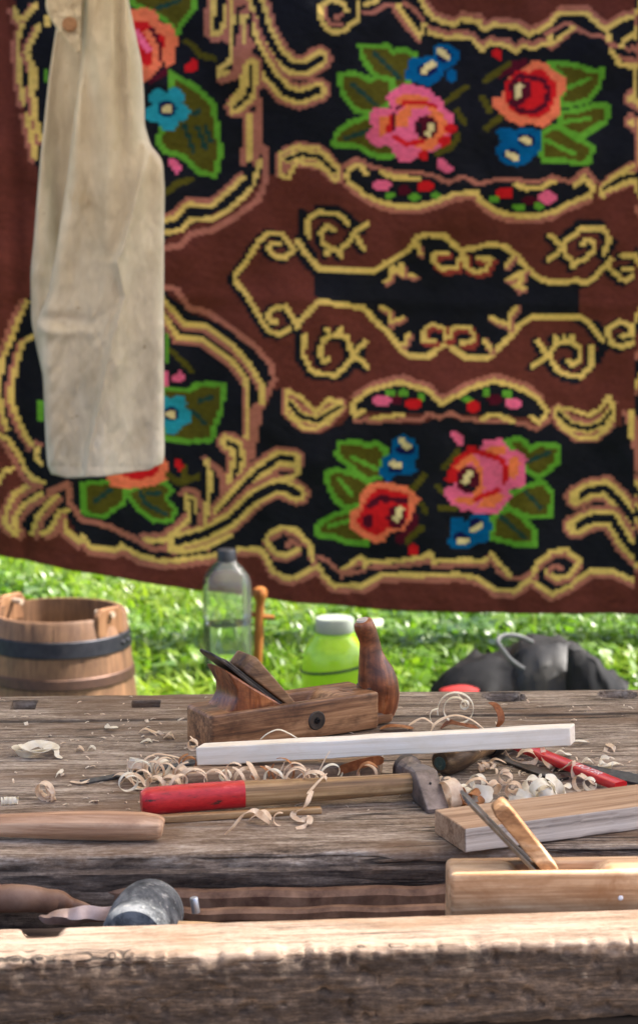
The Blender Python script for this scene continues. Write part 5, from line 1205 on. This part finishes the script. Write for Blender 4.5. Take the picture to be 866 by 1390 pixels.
tray_bar('thin_rod', 'thin dark rod tucked under the bench top beside the light brown plane', 'iron rod', [(440, 1204), (520, 1202), (640, 1197)], [-.040] * 3, [(.004, .004), (.0045, .0042), (.0045, .0045)], M_rust, 8)
tray_bar('twisted_bit', 'pale twisted auger bit with a pointed tip beside the mallet', 'drill bit', [(54, 1247), (75, 1246), (105, 1243), (150, 1240), (190, 1238)], [-.046, -.045, -.044, -.044, -.044], [(.0015, .0018), (.005, .0058), (.008, .0075), (.0075, .006), (.007, .0055)], plain('bit_steel', (.30, .20, .17, 1), .4, .5, .5, 40, (.42, .33, .30, 1), .4), 8, 5, 1.6)
def bolt():
    a = P(266, 1236, -.037); bm = bmesh.new(); add_lathe(bm, [(0, -.002), (.0042, -.002), (.0042, .0125), (.0036, .0135), (0, .0135)], n=14); bmesh.ops.transform(bm, matrix=Matrix.Rotation(R(-8), 4, 'Y'), verts=bm.verts)
    o = from_bm('steel_pin', bm, plain('pin_steel', (.55, .56, .58, 1), .3, .8), None); o.location = a; tag(o, 'small shiny steel pin standing on the bars right of the mallet', 'pin')
bolt()
# ------------------------------------------------------------------ shavings
def shaving_mat(name, a, b, tr=.35):
    m = NT(name); n = m.noise(m.coord((120,) * 3), 1, 4, .6); c = m.ramp(n, [(.35, a), (.65, b)]); m.color(c); m.rough(.55); m.set(Specular_IOR_Level=.35); m.bump(n, .2, .0006)
    t = m.node('ShaderNodeBsdfTranslucent'); m.l.new(c, t.inputs['Color']); x = m.node('ShaderNodeMixShader'); x.inputs[0].default_value = tr
    m.l.new(m.b.outputs[0], x.inputs[1]); m.l.new(t.outputs[0], x.inputs[2]); m.l.new(x.outputs[0], m.out.inputs['Surface']); return m.m
MS = dict(w=shaving_mat('cream_shaving', col(238, 228, 206), col(250, 245, 232)), p=shaving_mat('pinkish_shaving', col(228, 200, 168), col(246, 229, 206)), o=shaving_mat('tan_shaving', col(168, 104, 60), col(206, 150, 100)), d=shaving_mat('brown_shaving', col(128, 70, 36), col(170, 104, 62)))
SG = 'wood shavings on the bench'
def ribbon(pts, wd, w, tone, label, th=.0005, ragged=.12):
    pts = [Vector(p) for p in pts]; c = sum(pts, Vector()) / len(pts); zmin = min(p.z for p in pts); base = Vector((c.x, c.y, zmin)); bm = bmesh.new(); rings = []; N = len(pts)
    for i, p in enumerate(pts):
        t = (pts[min(i + 1, N - 1)] - pts[max(i - 1, 0)]).normalized(); wv = Vector(wd[i] if isinstance(wd, list) else wd); wv = (wv - t * wv.dot(t)); wv.normalize() if wv.length > 1e-6 else None
        nrm = t.cross(wv); u = i / (N - 1); k = min(1, .45 + 4 * min(u, 1 - u)) * (1 + ragged * (float(vnoise(np.array(i * .35 + base.x * 90), np.array(base.y * 50))) - .5))
        a = p - base; h = w / 2 * k * 1.08
        cup = nrm * w * .06
        rings.append([bm.verts.new(a - wv * h + cup), bm.verts.new(a), bm.verts.new(a + wv * h + cup), bm.verts.new(a + wv * h + cup + nrm * th), bm.verts.new(a + nrm * th), bm.verts.new(a - wv * h + cup + nrm * th)])
    for A, B in zip(rings[:-1], rings[1:]):
        for k in range(6): bm.faces.new((A[k], A[(k + 1) % 6], B[(k + 1) % 6], B[k]))
    bm.faces.new(rings[0][::-1]); bm.faces.new(rings[-1])
    o = from_bm('wood_shaving', bm, MS[tone], None, True, 60); o.location = base; tag(o, label, 'shaving', SG); return o
def coil(px, py, z, r0, r1, turns, w, ax, tone, label, pitch=0.0, ph=0.0, sq=1.0):
    """z: height of the lowest point above the top"""
    ax = Vector(ax).normalized(); u = Vector((0, 0, 1)) - ax * ax.z
    if u.length < .2: u = Vector((1, 0, 0)) - ax * ax.x
    u.normalize(); v = ax.cross(u); rm = max(r0, r1); n = max(10, int(turns * 26)); pts = []
    for i in range(n + 1):
        t = i / n; a = ph + turns * 2 * math.pi * t; r = r0 + (r1 - r0) * t; r *= 1 + .08 * math.sin(3.1 * t * turns + ph)
        pts.append(u * math.cos(a) * r * sq + v * math.sin(a) * r + ax * pitch * (t - .5))
    zl = min(p.z for p in pts) - abs(math.sqrt(max(0, 1 - ax.z ** 2)) * 0) - (w / 2) * abs(ax.z); c = P(px, py, z - zl); return ribbon([p + c for p in pts], ax, w, tone, label)
def path(pix, w, wd, tone, label, n=6):
    return ribbon(spline([P(x, y, z) for x, y, z in pix], n), wd, w, tone, label)
Xd, Yd, Zd = (1, 0, 0), (0, 1, 0), (0, 0, 1)
def build_shavings():
    # left part of the bench top
    pts = []; wd = []; c = P(49, 1021, .004)
    for i in range(64):       # a flat ring twisted out of one broad shaving
        a = i / 63 * 2 * math.pi * 1.9 + 2.4; r = .0165 + .0035 * math.sin(i * .31) - .003 * i / 63
        pts.append(c + Vector((1.28 * r * math.cos(a), 1.05 * r * math.sin(a), .0035 + .0035 * i / 63 + .0016 * math.sin(i * .5)))); tw = .55 + .35 * math.sin(i * .21)
        wd.append(Vector((math.cos(a) * math.cos(tw), math.sin(a) * math.cos(tw), math.sin(tw))))
    ribbon(pts, wd, .0115, 'w', 'broad flat cream shaving ring alone on the left of the bench', .0005, .5)
    path([(70, 1012, .002), (76, 1018, .007), (78, 1026, .003), (84, 1030, .001)], .007, (.4, 1, 0), 'w', 'cream sliver tucked against the broad flat cream ring')
    coil(62, 1073, .0005, .0105, .008, 1.6, .008, (.55, 1, .25), 'p', 'double loop pinkish curl above the pale wooden handle', .004, .6)
    coil(70, 1077, .0005, .007, .010, .9, .007, (1, .3, .4), 'p', 'open pinkish half curl leaning on the double loop', .003, 2.0)
    coil(14, 1087, .0005, .004, .0035, 4, .0035, (1, .12, 0), 'w', 'tight little cream corkscrew at the left margin behind the pale handle', .018)
    path([(96, 1061, .002), (112, 1063, .003), (128, 1058, .002)], .005, Yd, 'p', 'narrow pale splinter under the tip of the steel strip')
    path([(76, 1056, .002), (80, 1050, .006), (86, 1045, .003)], .004, Yd, 'w', 'short cream splinter between the flat ring and the double loop')
    # the curl nest at the plane tail
    coil(187, 1040, .003, .0118, .0095, 2.1, .0065, (.1, .35, 1), 'p', 'flat coiled ring curl lying on the steel strip', .004)
    coil(190, 1034, .004, .010, .012, .9, .004, (.2, .2, 1), 'w', 'thin cream hoop behind the flat coiled ring', .003, 1.0)
    coil(210, 1046, .001, .0120, .0112, 1.15, .0055, (.35, 1, .1), 'p', 'upright hoop curl left in the nest beside the plane tail', .006, 3.0)
    coil(226, 1044, .001, .0140, .0125, 1.1, .006, (-.35, 1, .0), 'p', 'tall upright hoop curl in the middle of the nest', .006, .5)
    coil(212, 1066, .0005, .0105, .0125, .8, .006, (.6, .8, .1), 'p', 'low open curl at the front of the nest above the red grip', .006, 4.4)
    coil(232, 1066, .0005, .0118, .0105, 1.5, .0085, (.25, 1, .15), 'p', 'round double curl at the front of the nest touching the red grip', .007, 2.0)
    coil(246, 1052, .001, .0105, .0085, 1.2, .009, (.8, .7, .2), 'p', 'wide rolled curl between the nest and the white stick end', .005, 1.0)
    coil(256, 1036, .006, .0080, .0100, 1.2, .005, (-.3, 1, .3), 'o', 'tan curl pressed against the corner of the plane body', .004, 5.0)
    coil(262, 1010, .020, .0060, .0045, 1.3, .006, (.3, 1, .2), 'p', 'small crumpled curl hung on the plane tail corner', .004, 2.0)
    path([(258, 1000, .050), (262, 1004, .046), (268, 1012, .038), (272, 1022, .030)], .004, Yd, 'p', 'thin ragged strip dangling down the plane tail end')
    path([(153, 1055, .001), (162, 1051, .007), (172, 1054, .009), (180, 1062, .001)], .007, (.2, 1, 0), 'p', 'small arched shaving on the left end of the steel strip')
    path([(164, 1066, .001), (172, 1056, .012), (182, 1052, .014), (192, 1058, .008), (197, 1068, .001)], .008, (.3, 1, 0), 'p', 'humped ribbon shaving in front of the steel strip')
    path([(183, 1071, .0015), (190, 1071, .002), (196, 1072, .0015)], .005, Yd, 'w', 'tiny straight cream strip left of the red grip')
    path([(200, 1030, .002), (212, 1024, .006), (230, 1026, .005), (246, 1030, .002)], .005, Yd, 'p', 'long low shaving behind the nest beside the plane')
    # between stick and hammer
    path([(354, 1004, .052), (364, 996, .060), (378, 991, .064), (392, 996, .058), (404, 1003, .052)], .004, Yd, 'w', 'thin cream arch over the plane side above the white stick')
    coil(306, 1052, .018, .0062, .0040, 1.5, .006, (.3, 1, .1), 'w', 'small cream roll on the offcut under the left of the stick', .004, .3)
    path([(336, 1034, .036), (342, 1044, .030), (348, 1056, .022), (352, 1064, .012)], .008, (.5, 1, 0), 'p', 'flat ribbon hanging from the stick over the offcut')
    path([(386, 1034, .040), (380, 1046, .030), (372, 1058, .018), (366, 1070, .008)], .006, Yd, 'p', 'slanting ribbon left under the middle of the stick')
    path([(360, 1040, .034), (376, 1050, .026), (394, 1060, .020), (404, 1066, .018)], .005, (.2, 1, .3), 'p', 'ribbon crossing the offcut toward the hammer handle')
    path([(384, 1064, .018), (388, 1044, .034), (400, 1036, .040), (414, 1044, .034), (416, 1064, .018)], .0055, Yd, 'p', 'arched ribbon standing on the offcut behind the hammer handle')
    coil(404, 1056, .012, .0130, .0115, 1.0, .007, (.25, 1, .05), 'p', 'large upright curl leaning on the middle of the white stick', .007, 1.2)
    path([(398, 1062, .020), (412, 1050, .030), (428, 1052, .026), (434, 1064, .018)], .005, Yd, 'w', 'cream looping strip behind the hammer handle near its middle')
    path([(424, 1064, .020), (432, 1050, .034), (440, 1034, .046), (448, 1020, .056)], .0045, Yd, 'p', 'long pointed splinter rising against the white stick')
    path([(418, 1078, .030), (430, 1064, .034), (444, 1050, .040)], .0045, Yd, 'p', 'pointed splinter lying over the hammer handle below the rising one')
    coil(499, 1050, .008, .0110, .0100, 1.25, .0065, (.5, 1, .05), 'p', 'loop curl standing between the offcut end and the hammer head', .008, 2.6)
    path([(484, 1056, .010), (490, 1042, .028), (500, 1036, .034), (512, 1042, .028)], .009, Yd, 'o', 'tan broad ribbon over the right end of the offcut')
    path([(460, 1046, .020), (478, 1040, .026), (500, 1034, .030), (520, 1032, .026)], .010, Zd, 'd', 'brown bark strip along the offcut under the stick')
    # the tangle under the stick
    rg = random.Random(21)
    for k in range(9):
        x = 296 + 18.5 * k + rg.uniform(-6, 6); y = rg.uniform(1044, 1066) if x < 520 else rg.uniform(1036, 1052); z = .012 if 262 < x < 512 else .002
        coil(x, y, z + rg.uniform(0, .006), rg.uniform(.009, .0145), rg.uniform(.009, .0145), rg.uniform(.5, 1.3), rg.uniform(.0032, .0060), (rg.uniform(-.8, .8), 1, rg.uniform(-.3, .5)), rg.choice('ppwpo'), 'small loose curl in the tangle of shavings under the white stick', rg.uniform(.004, .012), rg.uniform(0, 6))
    for k in range(9):
        x = 176 + 11 * k + rg.uniform(-5, 5); y = rg.uniform(1034, 1066)
        coil(x, y, rg.uniform(.001, .008), rg.uniform(.009, .014), rg.uniform(.009, .014), rg.uniform(.7, 1.4), rg.uniform(.0034, .0056), (rg.uniform(-.8, .8), 1, rg.uniform(-.2, .6)), rg.choice('ppw'), 'small loose curl tangled into the nest at the plane tail', rg.uniform(.004, .010), rg.uniform(0, 6))
    for k in range(7):
        x = 604 + 16 * k + rg.uniform(-5, 5); y = rg.uniform(1062, 1084) - k * 2
        coil(x, y, rg.uniform(.001, .006), rg.uniform(.005, .008), rg.uniform(.006, .009), rg.uniform(.7, 1.4), rg.uniform(.005, .009), (rg.uniform(-.8, .8), 1, rg.uniform(-.2, .6)), rg.choice('pww'), 'small loose curl in the pile between the hammer head and the cream heap', rg.uniform(.004, .010), rg.uniform(0, 6))
    # in front of the hammer
    path([(306, 1134, .0015), (318, 1122, .010), (332, 1106, .021), (346, 1102, .022), (356, 1108, .012), (366, 1118, .0015)], .007, (.6, 1, 0), 'p', 'arched pale ribbon in front of the hammer where red meets wood')
    path([(340, 1112, .003), (350, 1106, .012), (360, 1104, .012), (368, 1112, .004)], .008, (.3, 1, .1), 'p', 'short folded shaving inside the arched ribbon by the hammer')
    path([(424, 1074, .032), (418, 1086, .026), (412, 1096, .018), (402, 1101, .010), (398, 1108, .006), (408, 1114, .004), (420, 1110, .005), (418, 1120, .0015), (402, 1124, .0012)], .006, (.7, .7, .2), 'p', 'zigzag ribbon draped over the hammer handle down to the bench')
    coil(380, 1112, .001, .006, .007, .6, .005, Yd, 'p', 'tiny open hoop under the middle of the hammer handle', .003, 3.0)
    # right of the horn
    coil(620, 962, .010, .0262, .0095, 1.55, .0075, (.12, 1, .05), 'w', 'big pale spiral shaving standing on the stick right of the horn', .010, 4.4)
    coil(630, 956, .036, .0050, .0028, 1.3, .008, (.2, 1, .1), 'w', 'small tight roll at the heart of the big spiral', .004, .0)
    path([(556, 985, .046), (566, 978, .050), (576, 976, .052), (588, 984, .046)], .007, Yd, 'p', 'low pale arch against the back of the stick beside the horn')
    path([(586, 992, .050), (592, 982, .056), (606, 974, .060), (622, 972, .062), (640, 978, .056), (656, 990, .048)], .007, Yd, 'p', 'long bridge shaped shaving along the stick below the big spiral')
    path([(588, 986, .010), (584, 974, .022), (586, 966, .030), (594, 962, .032)], .005, Yd, 'w', 'upright sliver with curled tip left of the big spiral')
    path([(664, 954, .030), (672, 958, .028), (678, 968, .020), (679, 978, .012), (674, 986, .004)], .010, (.8, .6, 0), 'd', 'curved brown shaving standing right of the big spiral')
    path([(600, 986, .004), (612, 982, .012), (630, 985, .010), (648, 988, .004)], .014, Yd, 'd', 'flat brown shaving lying under the big spiral')
    path([(516, 990, .002), (530, 986, .006), (548, 987, .004), (560, 990, .002)], .012, Yd, 'o', 'orange brown chip wedged under the foot of the horn')
    path([(648, 990, .052), (654, 998, .050), (652, 1006, .040), (648, 1014, .030), (651, 1020, .022)], .004, Yd, 'p', 'ragged thread hanging over the front of the stick')
    # right cluster before the thick board
    coil(612, 1076, .0005, .0155, .0125, 1.5, .013, (1, .45, .2), 'p', 'broad rolled shaving with tan inside against the hammer head', .008, .8)
    coil(624, 1082, .0005, .0110, .0080, 1.3, .010, (.9, -.4, .3), 'o', 'tan inner roll beside the broad roll and hammer head', .004, 2.5)
    path([(630, 1068, .012), (640, 1060, .020), (652, 1058, .021), (662, 1064, .014)], .009, Yd, 'p', 'tangled pale ribbon arching behind the broad roll')
    coil(655, 1078, .001, .0120, .0110, .62, .017, (.15, .3, 1), 'w', 'wide cream band curved like a cuff before the thick board', .002, 4.0)
    coil(645, 1083, .001, .0090, .0070, 1.0, .010, (.7, .6, .4), 'o', 'tan crumpled roll under the wide cream band', .004, 1.0)
    coil(697, 1072, .001, .0085, .0075, 1.25, .008, (.55, 1, .1), 'p', 'neat round curl left of the cream heap', .004, .4)
    k = 0
    names = ['topmost wide fold of the cream heap behind the thick board', 'left fold of the cream heap behind the thick board', 'middle fold of the cream heap behind the thick board', 'right fold of the cream heap behind the thick board', 'lowest left strip of the cream heap at the board edge', 'lowest right strip of the cream heap at the board edge', 'curled end strip of the cream heap toward the red tool', 'loose flat strip at the foot of the cream heap']
    for (x, y, z, r, tn, w, ax) in ((741, 1062, .012, .010, .9, .013, (.3, 1, .5)), (722, 1066, .004, .010, .9, .012, (.6, .9, .3)), (734, 1072, .004, .012, 1.0, .012, (-.3, 1, .4)), (752, 1070, .004, .010, .9, .011, (.9, .4, .2)), (712, 1082, .001, .010, 1.2, .009, (.4, .5, .8)), (742, 1080, .001, .010, 1.2, .010, (-.4, .4, .8)), (768, 1074, .001, .008, .9, .009, (.8, .6, .2)), (700, 1087, .001, .009, .8, .007, (.2, .3, 1))):
        coil(x, y, z, r, r * .8, tn, w, ax, 'w', names[k], .005, k * 1.3); k += 1
    coil(786, 1062, .001, .0085, .0075, .8, .006, (.8, .7, .1), 'p', 'thin open curl between the cream heap and the red tool', .005, 2.2)
    coil(800, 1064, .001, .007, .006, 1.0, .006, (.5, 1, .3), 'w', 'small cream curl below the lettering of the red tool', .004, 1.2)
    path([(734, 1014, .022), (737, 1020, .016), (738, 1030, .010), (744, 1040, .006), (752, 1042, .003)], .006, (1, .4, 0), 'p', 'narrow ribbon hooked over the red tool near the stick')
    path([(758, 1047, .006), (768, 1041, .014), (776, 1035, .019), (778, 1034, .020), (777, 1044, .012), (776, 1056, .004)], .0055, (.8, .7, 0), 'p', 'bent ribbon straddling the middle of the red tool')
    path([(788, 1050, .014), (798, 1058, .010), (806, 1066, .005)], .004, (.7, .7, 0), 'p', 'pale straw splinter across the lettering of the red tool')
    path([(686, 1020, .004), (692, 1032, .002), (706, 1037, .003), (722, 1036, .005), (729, 1029, .010)], .006, (.2, .3, 1), 'p', 'wide looping ribbon on the blade left of the red tool')
    path([(702, 1026, .006), (712, 1020, .014), (722, 1022, .014), (728, 1030, .006)], .013, Yd, 'p', 'broad tan tinted fold on the blade under the stick end')
    coil(658, 1040, .0005, .0055, .0025, 2.2, .004, (1, .55, .1), 'p', 'little cone shaped curl on bare bench right of the chisel handle', .020)
    path([(664, 1034, .002), (674, 1031, .008), (686, 1036, .002)], .006, Yd, 'p', 'faint low shaving behind the cone shaped curl')
    coil(796, 1048, .0, .0, .0, .1, .001, Yd, 'w', '') if False else None
    # right end of the top
    coil(822, 1034, .0005, .0075, .007, .9, .006, (.4, .6, .6), 'w', 'cream half ring on the bench right of the red tool', .004, 1.4)
    path([(812, 1038, .001), (822, 1040, .005), (834, 1036, .003), (840, 1038, .001)], .006, Yd, 'w', 'loose cream scraps beside the half ring at right')
    path([(824, 1010, .002), (830, 1014, .006), (834, 1018, .002)], .007, (.6, .8, 0), 'p', 'single tan chip on the bare bench at the right')
    path([(790, 1034, .001), (797, 1031, .006), (803, 1035, .001)], .007, Yd, 'w', 'small cream scrap just above the red tool')
    path([(752, 1024, .001), (760, 1020, .006), (768, 1024, .003), (774, 1024, .001)], .006, Yd, 'w', 'short cream scrap behind the red tool near the stick')
    path([(770, 1008, .001), (784, 1006, .004), (796, 1007, .001)], .006, Yd, 'w', 'thin cream scrap on bare bench right of the stick end')
    # small far scraps
    path([(190, 994, .001), (197, 990, .006), (206, 993, .002), (212, 996, .001)], .008, Yd, 'p', 'pale folded chip alone behind the nest near the plane')
    path([(145, 984, .001), (148, 988, .005), (160, 987, .003)], .006, Yd, 'w', 'cream hook shaped scrap by the plank joint')
    path([(104, 1019, .001), (108, 1015, .006), (114, 1018, .001)], .007, Yd, 'p', 'pinkish scrap left of the white pair on the bench')
    path([(120, 1018, .001), (124, 1014, .007), (130, 1016, .001)], .005, Yd, 'w', 'small cream hook right of the pinkish scrap')
    path([(225, 1000, .001), (231, 997, .006), (236, 1001, .001)], .010, Yd, 'p', 'single bent chip just left of the plane tail')
    path([(192, 1008, .001), (200, 1005, .005), (206, 1006, .001)], .006, Yd, 'w', 'fluffy cream scrap above the flat coiled ring')
build_shavings()
def crumbs():
    bm = bmesh.new(); rg = random.Random(4)
    sp = []
    for _ in range(150): sp.append((rg.uniform(-20, 886), rg.uniform(945, 1110)))
    for _ in range(110): sp.append((rg.gauss(300, 130), rg.gauss(1062, 16)))
    for _ in range(110): sp.append((rg.gauss(740, 70), rg.gauss(1045, 18)))
    for _ in range(40): sp.append((rg.gauss(170, 50), rg.gauss(995, 14)))
    for x, y in sp:
        if y < 942 or y > 1128: continue
        p = P(x, y, .0012); s = rg.uniform(.0006, .0022) * (1 if rg.random() < .88 else 2.2); e = rg.uniform(1.0, 2.6)
        q = Quaternion((rg.uniform(-.4, .4), rg.uniform(-.4, .4), 1), rg.uniform(0, 6.28)); c = rg.uniform(.2, .7) * s
        vs = [bm.verts.new(p + q @ Vector(v)) for v in ((-s * e, -s * .5, 0), (0, -s * .5, c), (s * e, -s * .4, 0), (s * e * .9, s * .5, 0), (0, s * .6, c), (-s * e, s * .4, 0))]
        bm.faces.new((vs[0], vs[1], vs[4], vs[5])); bm.faces.new((vs[1], vs[2], vs[3], vs[4]))
    o = from_bm('sawdust_crumbs', bm, shaving_mat('crumbs', col(206, 176, 148), col(240, 228, 208), .2), None, False); s = o.modifiers.new('t', 'SOLIDIFY'); s.thickness = .0005
    tag(o, 'fine pale chips and dust scattered over the bench top', 'wood dust', kind='stuff')
crumbs()
